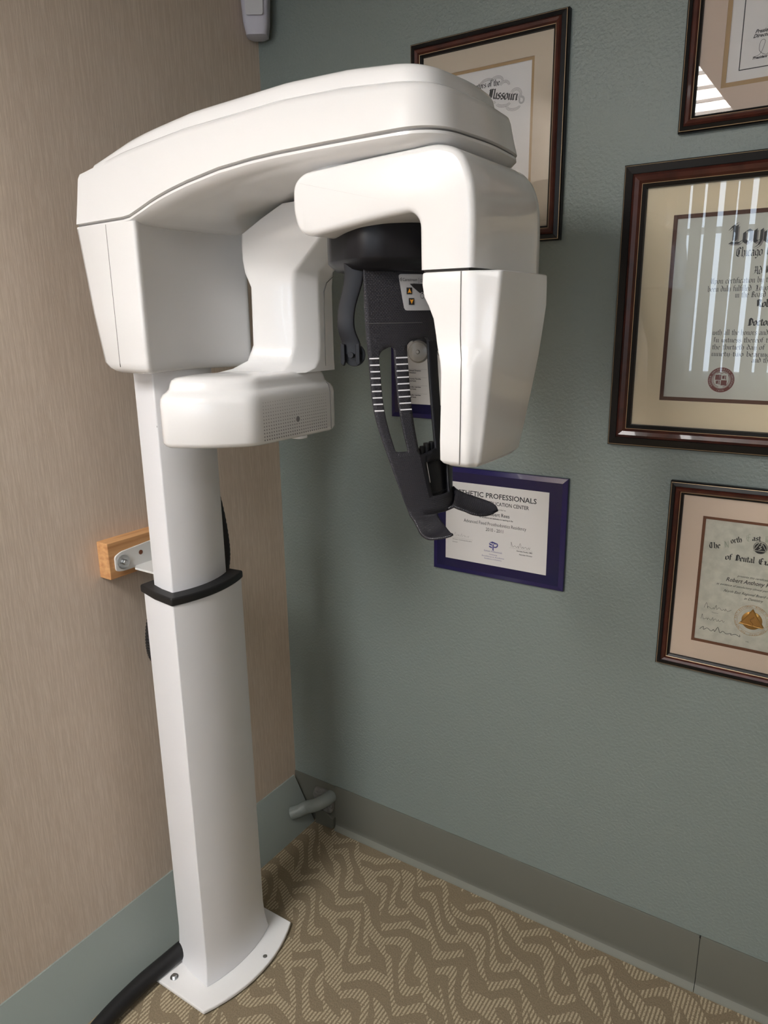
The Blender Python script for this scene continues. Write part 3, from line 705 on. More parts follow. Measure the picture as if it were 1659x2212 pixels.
# front panel: ruled rows between a left edge, a control point and a right edge
ROW = [(1.676, (.737, -.612), (.816, -.531), (.800, -.440)), (1.600, (.738, -.612), (.817, -.532), (.801, -.441)), (1.52, (.744, -.612), (.820, -.533), (.806, -.446)),
       (1.435, (.753, -.612), (.832, -.540), (.816, -.458)), (1.36, (.780, -.611), (.845, -.550), (.824, -.474)), (1.30, (.806, -.611), (.862, -.560), (.838, -.500)), (1.272, (.820, -.612), (.874, -.565), (.850, -.508))]
def row_at(z):
    for a, b in zip(ROW, ROW[1:]):
        if z >= b[0]-1e-9:
            t = (a[0]-z)/(a[0]-b[0]); t = max(0, min(1, t))
            return [Vector(a[k])*(1-t)+Vector(b[k])*t for k in (1, 2, 3)]
    return [Vector(ROW[-1][k]) for k in (1, 2, 3)]
zs = [r[0] for r in ROW]; Ls = [catmull([(r[0], r[k][0], r[k][1]) for r in ROW], 8) for k in (1, 2, 3)]
def edge(k, z):
    L_ = Ls[k-1]
    for a, b in zip(L_, L_[1:]):
        if z >= b[0]-1e-9:
            t = (a[0]-z)/(a[0]-b[0]) if a[0] != b[0] else 0; t = max(0, min(1, t)); return Vector((a[1]+(b[1]-a[1])*t, a[2]+(b[2]-a[2])*t))
    return Vector((L_[-1][1], L_[-1][2]))
def pan(u, z, off=0):
    a, c_, b = edge(1, z), edge(2, z), edge(3, z)
    p = a*(1-u)**2+c_*2*u*(1-u)+b*u*u; d = (c_-a)*(1-u)+(b-c_)*u; n = Vector((d.y, -d.x)).normalized()
    return Vector((p.x+n.x*off, p.y+n.y*off, z))
TH = .0042
SL = [((.085, 1.372), (.215, 1.372), (.212, 1.541), (.080, 1.532)), ((.335, 1.364), (.575, 1.372), (.568, 1.553), (.330, 1.546)), ((.70, 1.385), (.90, 1.395), (.89, 1.54), (.69, 1.534)), ((.395, 1.298), (.80, 1.298), (.80, 1.352), (.390, 1.352))]
ZB = 1.272
bm = bmesh.new(); uvl = bm.loops.layers.uv.new('UVMap')
Q = .19   # width of the panel when laid flat
def loop2(P):
    vs_ = [bm.verts.new((u*Q, 0, z)) for u, z in P]
    for i in range(len(vs_)): bm.edges.new((vs_[i], vs_[(i+1) % len(vs_)]))
loop2([(0, 1.676), (0, ZB), (.385, ZB), (.57, ZB), (1, ZB), (1, 1.676)])
for sl_ in SL[:3]: loop2([(x/Q, z) for x, z in rounded([(u*Q, z) for u, z in sl_], [.005, .004, .009, .012], 6)])
loop2([(x/Q, z) for x, z in rounded([(u*Q, z) for u, z in SL[3]], .002, 2)])
bmesh.ops.triangle_fill(bm, use_beauty=True, use_dissolve=False, edges=bm.edges[:])
for k in range(1, 30): bmesh.ops.bisect_plane(bm, geom=bm.verts[:]+bm.edges[:]+bm.faces[:], plane_co=(k/30*Q, 0, 0), plane_no=(1, 0, 0))
for k in range(1, 40): bmesh.ops.bisect_plane(bm, geom=bm.verts[:]+bm.edges[:]+bm.faces[:], plane_co=(0, 0, ZB+k*.0101), plane_no=(0, 0, 1))
flat = {v: (v.co.x/Q, v.co.z) for v in bm.verts}
for f in bm.faces:
    f.normal_update()
    if f.normal.y > 0: f.normal_flip()
    um = sum(flat[v][0] for v in f.verts)/len(f.verts); zm = sum(flat[v][1] for v in f.verts)/len(f.verts)
    f.material_index = 0 if um < .333 or zm < 1.298 or zm > 1.546 else 1
    for lp_ in f.loops: lp_[uvl].uv = (flat[lp_.vert][0]*Q, flat[lp_.vert][1])
for v, (u, z) in flat.items(): v.co = pan(u, z, 0)
def grid_strip(line, A, B, sag, wmul):
    """handle surface: from a line on the panel edge out to curves A (outer edge) and B (inner edge)"""
    n = len(line); A = catmull(A, 3); B = catmull(B, 3); prev = [bm.verts.new(p) for p in line]
    for k in range(len(A)):
        cur = []; t0 = (k+1)/len(A); s_ = sag*math.sin(min(1, t0*1.1)*PI*.9)
        for i in range(n):
            t = i/(n-1); p = A[k]*(1-t)+B[k]*t; p = p+Vector((.35, .1, -1)).normalized()*s_*math.sin(t*PI)
            cur.append(bm.verts.new(p))
        for i in range(n-1):
            f = bm.faces.new((prev[i], cur[i], cur[i+1], prev[i+1]))
            for lp_, (uu, zz) in zip(f.loops, ((i, k), (i, k+1), (i+1, k+1), (i+1, k))): lp_[uvl].uv = (uu*wmul, 1.272-zz*.004)
        prev = cur
LA = [(.829, -.6125, 1.264), (.837, -.6157, 1.2558), (.846, -.6192, 1.2471), (.859, -.6223, 1.2437), (.871, -.6196, 1.2448), (.883, -.614, 1.2475), (.893, -.6079, 1.2513)]
LB = [(.851, -.5751, 1.2684), (.857, -.5764, 1.2616), (.864, -.5796, 1.2571), (.872, -.5847, 1.2532), (.88, -.5932, 1.2526), (.887, -.5998, 1.2514), (.8936, -.6075, 1.2518)]
grid_strip([pan(.385*i/12, ZB, 0) for i in range(13)], LA, LB, .004, .006)
# right handle leaves the right edge
RA = [(.845, -.4977, 1.2927), (.856, -.4928, 1.2872), (.87, -.4887, 1.2831), (.885, -.4849, 1.2792), (.90, -.4814, 1.2746), (.912, -.4828, 1.2707), (.918, -.4862, 1.2658)]
RB = [(.862, -.5400, 1.2745), (.869, -.5400, 1.2725), (.88, -.5360, 1.2690), (.893, -.532, 1.2641), (.906, -.5183, 1.2603), (.914, -.503, 1.261), (.9185, -.4875, 1.2655)]
line = [pan(1, 1.300-i*.0056, 0) for i in range(6)]+[pan(1-.43*i/8, ZB, 0) for i in range(1, 9)]
grid_strip(line, RA, RB, .006, .005)
bmesh.ops.remove_doubles(bm, verts=bm.verts[:], dist=.0009)
panel = newobj('positioning_panel', bm, ['knurl', 'black'], mach, angle=60, recalc=True)
so = panel.modifiers.new('thick', 'SOLIDIFY'); so.thickness = TH; so.offset = -1
# graduation marks on the two bars
for j in range(9):
    z = 1.5215-j*(1.5215-1.4385)/8
    for u0, u1 in ((.004, .078), (.217, .328)):
        bm = bmesh.new(); a_ = [pan(u0+(u1-u0)*k/4, z, .0009) for k in range(5)]
        for p, q in zip(a_, a_[1:]):
            h_ = Vector((0, 0, .0011)); bm.faces.new([bm.verts.new(v) for v in (p-h_, q-h_, q+h_, p+h_)])
        newobj('graduation_mark', bm, 'mark', panel, smooth=False, recalc=False)
bm = bmesh.new(); tube(bm, [pan(.0+.5*k/10, 1.576, .0004) for k in range(11)], .0004, 6); newobj('panel_joint', bm, 'grey', panel)
bm = bmesh.new()
P_ = [pan(.23+.44*k/12, 1.660+.004*math.sin(k/12*PI)-(.006 if k == 0 else 0), .0004) for k in range(13)]; tube(bm, P_, .0016, 8); newobj('panel_ridge', bm, 'dark', panel)
# keypad
def kp(u, z, off): p = pan(u, z, off); return p
bm = bmesh.new()
ol = rounded([(.268, 1.651), (.318, 1.595), (.80, 1.595), (.845, 1.651)], .007, 4)
ol = [(max(.0, u), z) for u, z in rounded([(.268*.19, 1.651), (.318*.19, 1.595), (.80*.19, 1.595), (.845*.19, 1.651)], .005, 4)]
ub = sorted(set([round(.268+.577*k/20, 4) for k in range(21)]))
def zlim(u):
    zs_ = []
    U = u*.19
    for k in range(len(ol)):
        (a, za), (b, zb) = ol[k], ol[(k+1) % len(ol)]
        if (a-U)*(b-U) <= 0 and a != b: zs_.append(za+(zb-za)*(U-a)/(b-a))
    return (min(zs_), max(zs_)) if zs_ else None
us = [min(p[0] for p in ol)/.19+.0004, .275, .285, .295, .305, .315, .325]+[.34+.035*k for k in range(13)]+[.79, .80, .81, .82, .83, max(p[0] for p in ol)/.19-.0004]
prev = None
for u in us:
    zl = zlim(u)
    if not zl: continue
    c_ = (bm.verts.new(pan(u, zl[0], .0012)), bm.verts.new(pan(u, zl[1], .0012)))
    if prev: bm.faces.new((prev[0], c_[0], c_[1], prev[1]))
    prev = c_
kpd = newobj('keypad', bm, 'keypad', panel, smooth=False, recalc=False)
K = lambda a, b, off=.0017: pan(a/.19, b, off)
bm = bmesh.new()
put(bm, bfont('Carestream', .0072), lambda p, q: K(.0578+p*.80, 1.6402+q*.95)); put(bm, bfont('DENTAL', .0024), lambda p, q: K(.0765+p*1.1, 1.6355+q))
rect(bm, K, .0880, 1.6350, .0885, 1.6455); put(bm, bfont('CS 8100', .0058), lambda p, q: K(.0905+p*.85, 1.6395+q))
for a, b in ((( .0530, 1.6425), (.0562, 1.6455)), ((.0530, 1.6425), (.0558, 1.6400)), ((.0562, 1.6455), (.0558, 1.6400)), ((.0545, 1.6440), (.0566, 1.6415))): scribble(bm, [a, ((a[0]+b[0])/2, (a[1]+b[1])/2), b], .0005, K)
bl_ = [(.0715, 1.636), (.118, 1.636), (.118, 1.606), (.1060, 1.6145), (.1000, 1.6185), (.0960, 1.6225), (.0890, 1.6245), (.0800, 1.6295)]
for k in range(8):   # dark swoosh cut into strips so that it follows the curve
    u0 = .0715+(.118-.0715)*k/8; u1 = .0715+(.118-.0715)*(k+1)/8
    zl = lambda u: 1.6355-(1.6355-1.6065)*((u-.0715)/.0465)**.85
    bm.faces.new([bm.verts.new(K(*p)) for p in ((u0, 1.6362), (u0, zl(u0)), (u1, zl(u1)), (u1, 1.6362))])
newobj('keypad_print', bm, 'ink', kpd, smooth=False, recalc=False)
bm = bmesh.new(); disc(bm, lambda a, b: K(a, b, .0020), .0950, 1.6185, .0050, 28); newobj('power_key', bm, 'keypad', kpd, smooth=False, recalc=False)
bm = bmesh.new(); disc(bm, lambda a, b: K(a, b, .0022), .0950, 1.6175, .0040, 28, r0=.0034); disc(bm, lambda a, b: K(a, b, .0023), .0950, 1.6218, .0012, 12); newobj('power_symbol', bm, 'ink', kpd, smooth=False, recalc=False)
for cz, sg, cx in ((1.6252, 1, .0697), (1.6090, -1, .0735)):
    bm = bmesh.new(); rect(bm, lambda a, b: K(a, b, .0021), cx-.0052, cz-.0052, cx+.0052, cz+.0052); kb = newobj('arrow_key', bm, 'ink', kpd, smooth=False, recalc=False)
    bm = bmesh.new(); q = [(-.0036, -.0034), (0, -.0024), (.0036, -.0034), (0, .0040)]
    bm.faces.new([bm.verts.new(K(cx+a, cz+sg*b, .0024)) for a, b in q]); newobj('arrow', bm, 'orange', kb, smooth=False, recalc=False)
# chin rest socket in the lower window of the panel
bm = bmesh.new()
pa = [pan(u, 0, -.011) for u in (.30, .42, .54, .66, .78, .97)]; pb = [pan(u, 0, -.026) for u in (.97, .78, .66, .54, .42, .30)]
bs = []
for z in (1.285, 1.384):
    bs.append([tuple(pan(u, z, -.011)) for u in (.33, .42, .54, .66, .78, .97)]+[tuple(pan(u, z, -.022)) for u in (.97, .78, .66, .54, .42, .33)])
bs = [[(x, y, z) for x, y, _ in r] for r, z in zip(bs, (1.285, 1.372))]
loft(bm, bs); chin = newobj('chin_rest_socket', bm, 'black', mach, angle=40)
bm = bmesh.new(); a_, b_ = pan(.455, 1.352, -.0095), pan(.455, 1.317, -.0095); tube(bm, [a_, b_], .0007, 6); newobj('index_line', bm, 'mark', chin)
for u, z, r in ((.44, 1.362, .0045), (.52, 1.366, .0055), (.62, 1.367, .005)):
    bm = bmesh.new(); p = pan(u, z, -.016); cyl(bm, (p.x, p.y, z-.002), (0, 0, 1), r, .016, 18); newobj('socket_knob', bm, 'rubber', chin, bevel=.001)
bm = bmesh.new(); p = [pan(u, 1.299, -.012) for u in (.40, .52, .64, .76, .89)]; tube(bm, p, .003, 8); newobj('socket_lip', bm, 'black', chin)

# ------------------------------------------------------------------ cables
bm = bmesh.new()
pts = catmull([(.135, -.60, .035), (.128, -.66, .03), (.122, -.74, .026), (.128, -.84, .024), (.150, -.94, .022), (.19, -1.06, .022), (.22, -1.25, .022), (.2, -1.5, .022)], 8)
tube(bm, pts, .0205, 16); tag(newobj('floor_cable', bm, 'rubber'), 'thick black cable sleeve on the carpet beside the white floor plate', 'cable')
def sleeve(nm, pts, r, label):
    bm = bmesh.new(); P = catmull(pts, 14)
    tube(bm, P, lambda t: r*(1+.05*math.sin(t*260)), 14); tag(newobj(nm, bm, 'rubber'), label, 'cable')
sleeve('cable_loop', [(.104, -.535, 1.00), (.100, -.558, .955), (.096, -.574, .90), (.094, -.578, .85), (.096, -.570, .815), (.10, -.54, .785), (.105, -.50, .78)], .017, 'black corrugated cable loop hanging left of the lower column')
sleeve('cable_loop', [(.140, -.410, 1.22), (.139, -.389, 1.17), (.139, -.3745, 1.09), (.139, -.372, 1.02), (.134, -.384, .96), (.124, -.40, .92)], .0105, 'black cable loop bulging out right of the upper column')

# ------------------------------------------------------------------ framed diplomas
YW = -.001
def frame_ring(bm, x0, z0, x1, z1, prof):
    """mitred moulding; prof = list of (inset, height off the wall, material of the strip after it)"""
    for (i0, h0, mi), (i1, h1, _) in zip(prof, prof[1:]):
        a = [(x0+i0, z0+i0), (x1-i0, z0+i0), (x1-i0, z1-i0), (x0+i0, z1-i0)]; b = [(x0+i1, z0+i1), (x1-i1, z0+i1), (x1-i1, z1-i1), (x0+i1, z1-i1)]
        for k in range(4):
            j = (k+1) % 4
            f = bm.faces.new([bm.verts.new(p) for p in ((a[k][0], YW-h0, a[k][1]), (a[j][0], YW-h0, a[j][1]), (b[j][0], YW-h1, b[j][1]), (b[k][0], YW-h1, b[k][1]))]); f.material_index = mi
def diploma(x0, z0, x1, z1, label, ob, matc, ring, innerc, paper, wo, wb, wi, matw, innw, depth=.022, glass=True, papmat='paper_g'):
    t = thing('picture_frame', label, 'framed diploma', 'framed diplomas on the green wall')
    bm = bmesh.new(); d = depth
    e = .0009
    # outer black, gilt line, black, brown, gilt line, black
    prof = [(0, 0, 0), (0, d*.55, 0), (.0025, d*.70, 2), (.0025+e, d*.72, 0), (wo, d*.86, 0), (wo+.001, d*.80, 1), (wo+wb*.35, d*1.0, 1), (wo+wb*.75, d*.90, 1), (wo+wb, d*.72, 2), (wo+wb+e, d*.70, 0), (wo+wb+wi-.001, d*.55, 0), (wo+wb+wi, d*.30, 0), (wo+wb+wi, 0, 0)]
    frame_ring(bm, x0, z0, x1, z1, prof); bm.faces.ensure_lookup_table()
    newobj('moulding', bm, ['fblack', 'fbrown', 'fgold'], t, smooth=False, recalc=False)
    i = wo+wb+wi; m0, m1, m2, m3 = x0+i, z0+i, x1-i, z1-i
    bm = bmesh.new(); y = -.0075
    px0, pz0, px1, pz1 = m0+matw, m1+matw, m2-matw, m3-matw
    def band(bm, a, b, y, mi=0):
        for k in range(4):
            j = (k+1) % 4; A = [(a[0], a[1]), (a[2], a[1]), (a[2], a[3]), (a[0], a[3])]; B = [(b[0], b[1]), (b[2], b[1]), (b[2], b[3]), (b[0], b[3])]
            bm.faces.new([bm.verts.new(p) for p in ((A[k][0], y, A[k][1]), (A[j][0], y, A[j][1]), (B[j][0], y, B[j][1]), (B[k][0], y, B[k][1]))]).material_index = mi
    band(bm, (m0-.002, m1-.002, m2+.002, m3+.002), (px0, pz0, px1, pz1), y)
    # bevelled cut edge of the mat
    newobj('mat_board', bm, matc, t, smooth=False, recalc=False)
    bm = bmesh.new(); q0, q1, q2, q3 = px0+innw, pz0+innw, px1-innw, pz1-innw
    band(bm, (px0-.001, pz0-.001, px1+.001, pz1+.001), (q0, q1, q2, q3), -.0062); newobj('inner_mat', bm, innerc, t, smooth=False, recalc=False)
    bm = bmesh.new(); rect(bm, lambda a, b: (a, -.005, b), q0-.003, q1-.003, q2+.003, q3+.003); pp = newobj('certificate', bm, papmat, t, smooth=False, recalc=False)
    if glass:
        bm = bmesh.new(); rect(bm, lambda a, b: (a, -.0100, b), m0-.001, m1-.001, m2+.001, m3+.001); newobj('glazing', bm, 'glass', t, smooth=False, recalc=False)
    return t, pp, (q0, q1, q2, q3)
W = lambda a, b: (a, -.0054, b)
# Loyola diploma, largest frame
t, pp, q = diploma(.957, 1.3125, 1.66, 1.868, 'largest mahogany framed diploma, blackletter university title, at the right picture edge', 0, 'mat_cream', 0, 'brown_in', 'paper_g', .018, .019, .009, .053, .0075, .026)
bm = bmesh.new()
for dx, dz, mi in ((.0016, -.0022, 1), (0, 0, 0)):
    black(bm, 'Loyola', .042, lambda a, b: (a, -.0054-(0 if mi else .0002), b), mi, width=.112, x0=1.158+dx, wt=.13) if not dz else black(bm, 'Loyola', .042, lambda a, b: (a, -.0052, b+1.7085), 1, width=.112, x0=1.160, wt=.13)
bm.free(); bm = bmesh.new()
def bl(s, x, z, size, width=None, wt=.10, mi=0, off=0): black(bm, s, size, lambda a, b: (a, -.0054-off, b+z), mi, width, wt, x)
bl('Loyola', 1.1605, 1.7085, .044, .1060, .13, 1); bl('Loyola', 1.158, 1.7110, .044, .1060, .14, 0, .0003)
bl('University of', 1.282, 1.7110, .040, .20, .14)
bl('Chicago', 1.174, 1.6865, .0215, .0460, .11); bl('Center', 1.2260, 1.6865, .0215, .042, .11)
bl('Ad Rem', 1.2065, 1.6535, .0185, .045, .10)
bl('Upon certification by the faculty of the school of dentistry that all duties have', 1.133, 1.6385, .0135, .350, .09)
bl('been duly fulfilled. Loyola University of Chicago by virtue of the charter vested', 1.130, 1.6240, .0135, .350, .09)
bl('in the Board of Trustees has conferred upon the scholar', 1.180, 1.6120, .0135, .240, .09); bl('Robert A. Rees', 1.218, 1.5940, .0175, .095, .16); bl('Doctor of Dental Medicine', 1.207, 1.5600, .0175, .155, .16)
bl('with all the honors and privileges pertaining to that degree here', 1.146, 1.5425, .0130, .270, .09)
bl('In witness thereof this diploma is issued in Chicago on', 1.148, 1.5285, .0122, .270, .09); bl('the thirtieth day of May, in the year nineteen hundred', 1.148, 1.5150, .0122, .270, .09)
bl('ninety-two bearing the signatures of the officers', 1.148, 1.5020, .0122, .270, .09); bl('and the seal', 1.221, 1.4910, .0122, .055, .09)
letters(bm, ['ink', 'inkgrey'], pp)
bm = bmesh.new(); disc(bm, W, 1.170, 1.456, .0243, 48, r0=.0175); disc(bm, W, 1.170, 1.456, .0170, 40, r0=.0162)
sh = lambda a, b: (a, -.0055, b)
rect(bm, sh, 1.1590, 1.4560, 1.1695, 1.4660); rect(bm, sh, 1.1700, 1.4455, 1.1805, 1.4555)
black(bm, 'M', .009, lambda a, b: (a, -.0056, b+1.4475), 0, .009, .16, 1.1600); black(bm, 'M', .009, lambda a, b: (a, -.0056, b+1.4575), 0, .009, .16, 1.1708)
for s in (-1, 1): scribble(bm, [(1.170+s*.0125, 1.466), (1.170+s*.0145, 1.457), (1.170+s*.0115, 1.447), (1.170+s*.004, 1.4425)], .0009, sh)
scribble(bm, [(1.161, 1.4685), (1.166, 1.4705), (1.170, 1.4685), (1.174, 1.4705), (1.179, 1.4685)], .0010, sh)
seal = newobj('seal', bm, 'maroon', pp, smooth=False, recalc=False)
bm = bmesh.new(); ringtext(bm, lambda a, b: (a, -.0058, b), 'LOYOLA UNIVERSITY CHICAGO', 1.170, 1.456, .0193, .0044, 215, -35); ringtext(bm, lambda a, b: (a, -.0058, b), '1870', 1.170, 1.456, .0222, .0040, 255, 285, flip=True); newobj('seal_text', bm, 'paper_g', seal, smooth=False, recalc=False)

# North East Regional Board diploma
t, pp, q = diploma(1.094, .8300, 1.457, 1.2465, 'mahogany framed board certificate with gold seal, lowest at the right edge', 0, 'mat_white', 0, 'brown_in2', 'parch', .0105, .0115, .0065, .0405, .0058, .020, papmat='parch')
bm = bmesh.new()
def arcbl(s, x, z, size, width, ang, wt=.14, mi=0):
    ca, sa = math.cos(math.radians(ang)), math.sin(math.radians(ang))
    black(bm, s, size, lambda a, b: (x+a*ca-b*sa, -.0054, z+a*sa+b*ca), mi, width, wt, 0)
arcbl('The', 1.180, 1.1100, .0155, .0225, 8); arcbl('N', 1.208, 1.1140, .0200, .0120, 8, .07, 3); arcbl('orth', 1.221, 1.1265, .0145, .0215, 17)
arcbl('E', 1.248, 1.1350, .0200, .0095, 5, .07, 3); arcbl('ast', 1.259, 1.1380, .0145, .0160, 5); arcbl('R', 1.280, 1.1360, .0200, .011, -2, .07, 3); arcbl('egional', 1.293, 1.1380, .0145, .04, -8)
arcbl('of', 1.213, 1.0905, .0165, .0125, 0); arcbl('Dental', 1.231, 1.0915, .0165, .0370, 0); arcbl('Examiners', 1.275, 1.0910, .0165, .0640, 0)
def tx(s, x, z, size, al='LEFT', shear=0, bold=0, mi=0, sq=1, y=-.0054): put(bm, bfont(s, size, al, shear, bold), lambda a, b: (x+a*sq, y, z+b), mi)
tx('presents this certificate to', 1.239, 1.0570, .0068, shear=.45, sq=.90); tx('Robert Anthony Rees', 1.218, 1.0445, .0125, shear=.35, bold=.00012, sq=.86)
tx('as evidence of satisfactory clinical performance', 1.201, 1.0340, .0062, shear=.45, sq=1.02); tx('North East Regional Board of Dental', 1.216, 1.0205, .0078, shear=.45, sq=.92); tx('in Dentistry', 1.256, 1.0105, .0078, shear=.45, sq=.92)
F_ = lambda a, b: (a, -.0054, b)
sign(pp, F_, [(1.181, .9780, .055, .009, 5, .0006), (1.178, .9520, .050, .0085, 9, .0006), (1.177, .9280, .086, .0085, 12, .0010)])
scribble(bm, [(1.198, .9705), (1.204, .9692), (1.211, .9695)], .0005, F_)
tx('1992', 1.268, .9180, .0034)
disc(bm, F_, 1.275, 1.1255, .0130, 36, r0=.0120); scribble(bm, [(1.262, 1.118), (1.275, 1.1405)], .0009, F_) if False else None
bm.faces.new([bm.verts.new(F_(*p)) for p in ((1.2625, 1.1175), (1.2875, 1.1175), (1.275, 1.1400))]).material_index = 0
disc(bm, lambda a, b: (a, -.0052, b), 1.275, 1.1245, .0112, 36)
letters(bm, ['ink', 'inkgrey', 'inkblue', 'inkgreen'], pp)
bm = bmesh.new(); tri = [(1.2635, 1.1185), (1.2865, 1.1185), (1.275, 1.1385)]
for k in range(3): scribble(bm, [tri[k], ((tri[k][0]+tri[k-1][0])/2, (tri[k][1]+tri[k-1][1])/2), tri[k-1]], .0010, lambda a, b: (a, -.0057, b))
scribble(bm, [(1.272, 1.121), (1.277, 1.124), (1.273, 1.127), (1.277, 1.130), (1.275, 1.134)], .0012, lambda a, b: (a, -.0057, b)); newobj('emblem', bm, 'parch', pp, smooth=False, recalc=False)
bm = bmesh.new(); c_ = (1.2755, .9675)
ringtext(bm, F_, 'THE NORTH EAST REGIONAL BOARD OF DENTAL EXAMINERS', c_[0], c_[1], .0290, .0052, 250, -90)
disc(bm, F_, *c_, .0335, 48, r0=.0330); disc(bm, F_, *c_, .0275, 48, r0=.0271)
gs = newobj('gold_seal', bm, 'gold', pp, smooth=False, recalc=False)
bm = bmesh.new(); G = lambda h: (lambda a, b: (a, -.0056-h, b))
loft(bm, [[G(0)(c_[0]+.0195*math.cos(t), c_[1]+.0195*math.sin(t)) for t in (2*PI*k/40 for k in range(40))], [G(.0014)(c_[0]+.017*math.cos(t), c_[1]+.017*math.sin(t)) for t in (2*PI*k/40 for k in range(40))]])
tr3 = [(c_[0]+.0285*math.cos(math.radians(a)), c_[1]+.002+.0245*math.sin(math.radians(a))) for a in (90, 212, 328)]
loft(bm, [[G(.0008)(*p) for p in tr3], [G(.0026)(c_[0]+(p[0]-c_[0])*.85, c_[1]+(p[1]-c_[1])*.85) for p in tr3]])
tube(bm, [G(.003)(c_[0]+.003*math.sin(k*.8), c_[1]-.012+k*.0022) for k in range(11)], .0011, 8); tube(bm, [G(.003)(c_[0]-.022, c_[1]-.008), G(.003)(c_[0]+.022, c_[1]-.012)], .0012, 8)
newobj('seal_relief', bm, 'gold', gs)

# upper diploma behind the machine
t, pp, q = diploma(.461, 1.7385, .8275, 2.1715, 'mahogany framed diploma partly hidden behind the top of the white machine', 0, 'mat_tan', 0, 'gold_in', 'paper', .012, .013, .006, .041, .0060, .022, papmat='paper')
bm = bmesh.new()
bl('The Curators of the', .580, 2.0585, .0150, .0980, .13); 
ca = lambda s, x, z, size, width, ang, wt: black(bm, s, size, lambda a, b: (x+a*math.cos(ang)-b*math.sin(ang), -.0054, z+a*math.sin(ang)+b*math.cos(ang)), 0, width, wt, 0)
ca('Missouri', .650, 2.0370, .0235, .0700, -.20, .16)
def curl(cx, cz, rx, rz, a0, a1, tw=0):
    scribble(bm, [(cx+(rx-.25*rx*k/9)*math.cos(math.radians(a0+(a1-a0)*k/9)), cz+(rz-.25*rz*k/9)*math.sin(math.radians(a0+(a1-a0)*k/9))+tw*k/9) for k in range(10)], .0005, F_)
for d in range(3):
    e_ = .0025*d
    curl(.650, 2.066, .014+e_, .006+e_, 190, 20); curl(.672, 2.067, .012+e_, .006+e_, 170, -10); curl(.690, 2.054, .010+e_, .008+e_, 160, 10)
    curl(.716, 2.034, .010+e_, .009+e_, 150, -60); curl(.728, 2.022, .0045+e_*.6, .005+e_*.6, 100, -220)
    curl(.690, 2.024, .016+e_, .006+e_, 190, 330); curl(.712, 2.013, .014+e_, .005+e_, 170, 350); curl(.663, 2.033, .012+e_, .006+e_, 180, 300)
letters(bm, 'ink', pp)

# top right diploma, cut by the picture corner
t, pp, q = diploma(1.0515, 1.9125, 1.48, 2.36, 'mahogany framed diploma cut off by the top right picture corner', 0, 'mat_tan2', 0, 'gold_in', 'paper', .0095, .0125, .006, .040, .0078, .022, papmat='paper')
bm = bmesh.new()
a0, b0 = q[0]+.0195, q[1]+.0165
for r_ in ((a0, b0, q[2]-.02, b0+.0016), (a0, b0+.0016, a0+.0016, q[3]-.02)): rect(bm, F_, *r_)
newobj('border_line', bm, 'ink', pp, smooth=False, recalc=False); bm = bmesh.new()
scribble(bm, [(1.168, 2.023), (1.180, 2.027), (1.186, 2.046), (1.179, 2.047), (1.178, 2.032), (1.190, 2.024), (1.196, 2.034), (1.199, 2.030), (1.206, 2.034), (1.215, 2.030)], .0006, F_)
newobj('signature', bm, 'ink', pp, smooth=False, recalc=False); bm = bmesh.new()
tx('President of the Board', 1.168, 2.0605, .0080, shear=.4, bold=.0002); tx('Director of Education', 1.1655, 2.0535, .0080, shear=.4, bold=.0002)
tx('President', 1.168, 2.0195, .0060, shear=.4, bold=.0002)
letters(bm, 'ink', pp)

# ------------------------------------------------------------------ navy acrylic plaques
def plaque(x0, z0, x1, z1, label, pr):
    t = thing('wall_plaque', label, 'plaque', 'navy plaques on the green wall')
    bm = bmesh.new(); Y = -.003; bw = .012
    lv = lambda i, y: [(x0+i, y, z0+i), (x1-i, y, z0+i), (x1-i, y, z1-i), (x0+i, y, z1-i)]
    vs = loft(bm, [lv(0, 0), lv(0, -.008), lv(.001, -.009), lv(bw, -.0125)], caps=(False, True))
    bm.faces.ensure_lookup_table()
    for f in bm.faces[8:12]: f.material_index = 1
    newobj('board', bm, ['navy', 'navy2'], t, smooth=False)
    bm = bmesh.new(); rect(bm, lambda a, b: (a, -.0131, b), *pr); pp = newobj('certificate', bm, 'paper', t, smooth=False, recalc=False)
    return t, pp
t, pp = plaque(.5225, .952, .873, 1.2245, 'navy plaque with white esthetic residency certificate, below the white sensor head', (.560, .9865, .8305, 1.1885))
bm = bmesh.new(); yy = -.0134
def tc_(s, x, z, size, mi=0, bold=0, wd=None, al='CENTER'):
    vf = bfont(s, size, al, 0, bold); xs = [v.x for v in vf[0]]; k = 1 if wd is None else wd/(max(xs)-min(xs)); off = 0 if al == 'CENTER' else min(xs)
    put(bm, vf, lambda a, b: (x+(a-off)*k, yy, z+b), mi)
tc_('ESTHETIC PROFESSIONALS', .6930, 1.1575, .0175, bold=.00025, wd=.2140); tc_('CONTINUING EDUCATION CENTER', .6930, 1.1405, .0130, bold=.00015, wd=.1770)
tc_('Awarded to', .7100, 1.1295, .0055); tc_('Dr. Robert Rees', .6950, 1.1135, .0130, wd=.0760, bold=.0001); tc_('for excellence and dedication to teaching in the', .6980, 1.1055, .0052, wd=.0890, bold=.0001)
tc_('Advanced Fixed Prosthodontics Residency', .6940, 1.0885, .0120, wd=.1660); tc_('2010 - 2011', .6955, 1.0735, .0125, wd=.0460)
tc_('Director, Continuing Education', .580, 1.0380, .0042, wd=.054, al='LEFT'); tc_('Director', .580, 1.0310, .0042, al='LEFT')
tc_('Associate Faculty, DMD', .754, 1.0340, .0046, wd=.0410, al='LEFT', bold=.0001); tc_('Associate Director', .761, 1.0260, .0046, wd=.034, al='LEFT', bold=.0001)
rect(bm, lambda a, b: (a, yy, b), .577, 1.0435, .637, 1.0438, 1); rect(bm, lambda a, b: (a, yy, b), .735, 1.0405, .795, 1.0408, 1)
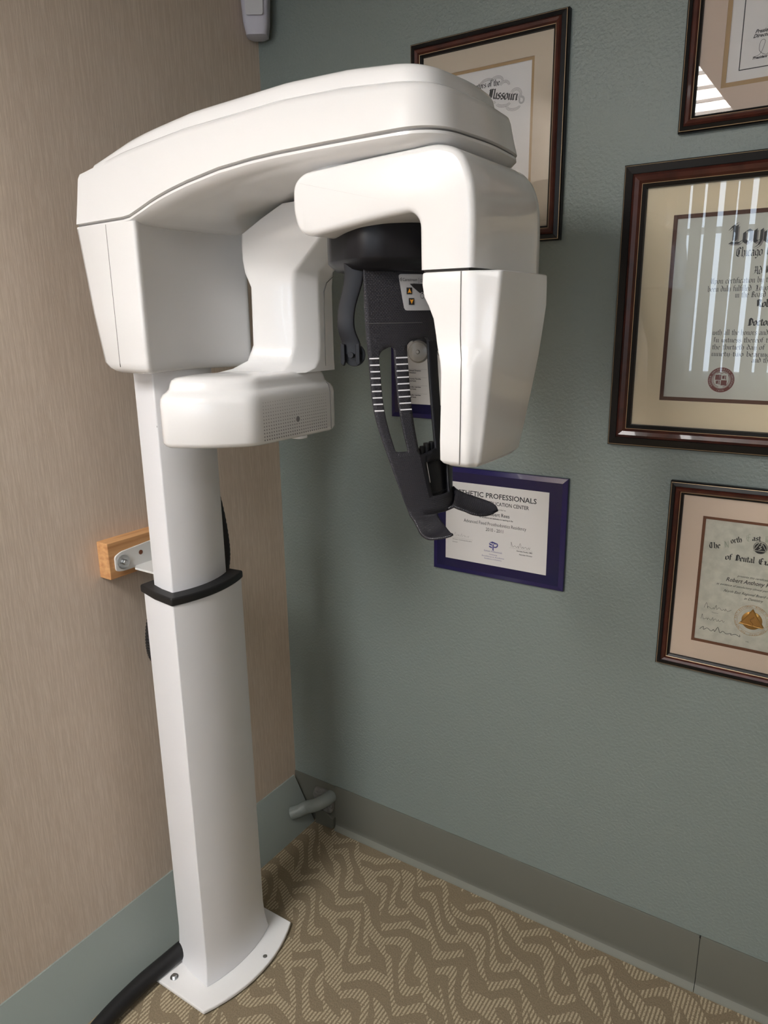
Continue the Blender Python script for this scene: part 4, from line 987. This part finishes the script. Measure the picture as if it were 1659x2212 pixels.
sign(pp, lambda a, b: (a, yy, b), [(.584, 1.0490, .046, .009, 21, .0004)], 'inkgrey'); sign(pp, lambda a, b: (a, yy, b), [(.738, 1.0440, .054, .009, 22, .0006)])
tc_('Esthetic Professionals', .6925, 1.0210, .0060, 2, wd=.048); tc_('Continuing', .6925, 1.0135, .0048, 2); tc_('Excellence in Academic', .6925, 1.0075, .0048, 2, wd=.060); tc_('Excellence in Dentistry', .6925, 1.0015, .0048, 2, wd=.046)
letters(bm, ['ink', 'inkgrey', 'inkblue'], pp)
bm = bmesh.new(); U = lambda a, b: (.6925+a, -.0135, 1.0370+b)
for poly in ([(-.0105, .0090), (-.002, .0120), (.0070, .0095), (-.0015, .0065)], [(-.0110, .0070), (-.0030, .0045), (-.0030, .0005), (-.0110, .0030)], [(-.0110, .0005), (-.0030, -.0020), (-.0030, -.0060), (-.0110, -.0035)], [(-.0018, .0045), (.0015, .0055), (.0015, -.0125), (-.0018, -.0100)]): bm.faces.new([bm.verts.new(U(*p)) for p in poly])
scribble(bm, [(.002, .0070), (.0100, .0075), (.0115, .0030), (.0080, -.0015), (.002, -.0020)], .0032, U)
newobj('monogram', bm, 'inkblue', pp, smooth=False, recalc=False)
t, pp = plaque(.397, 1.3385, .748, 1.611, 'navy plaque seen through the slots of the black positioning panel', (.435, 1.3740, .705, 1.5760))
bm = bmesh.new()
for k, z in enumerate((1.4580, 1.4380, 1.4180, 1.3980)):
    rect(bm, lambda a, b: (a, yy, b), .445, z+.0018, .505, z+.0022, 1)
    s1 = ('Director of Education, DDS', 'Arthur Giles, DMD', 'Anne Walter, DDS', 'R. Hadley, DMD')[k]
    tc_(('Clinical Director', 'Course Faculty', 'Faculty member', 'Faculty member')[k], .4515, z-.0030, .0046, wd=.036, al='LEFT', bold=.00015); tc_(('Director', 'Guest Faculty', 'Guest Faculty', 'Guest Faculty')[k], .4515, z-.0082, .0042, wd=.022, al='LEFT', bold=.00015)
tc_('Comprehensive Dentistry', .575, 1.4960, .0120, bold=.00025); tc_('Esthetic Prosthodontics', .590, 1.4060, .0070, bold=.0002); tc_('awarded in recognition', .590, 1.3930, .0050)
letters(bm, ['ink', 'inkgrey'], pp)
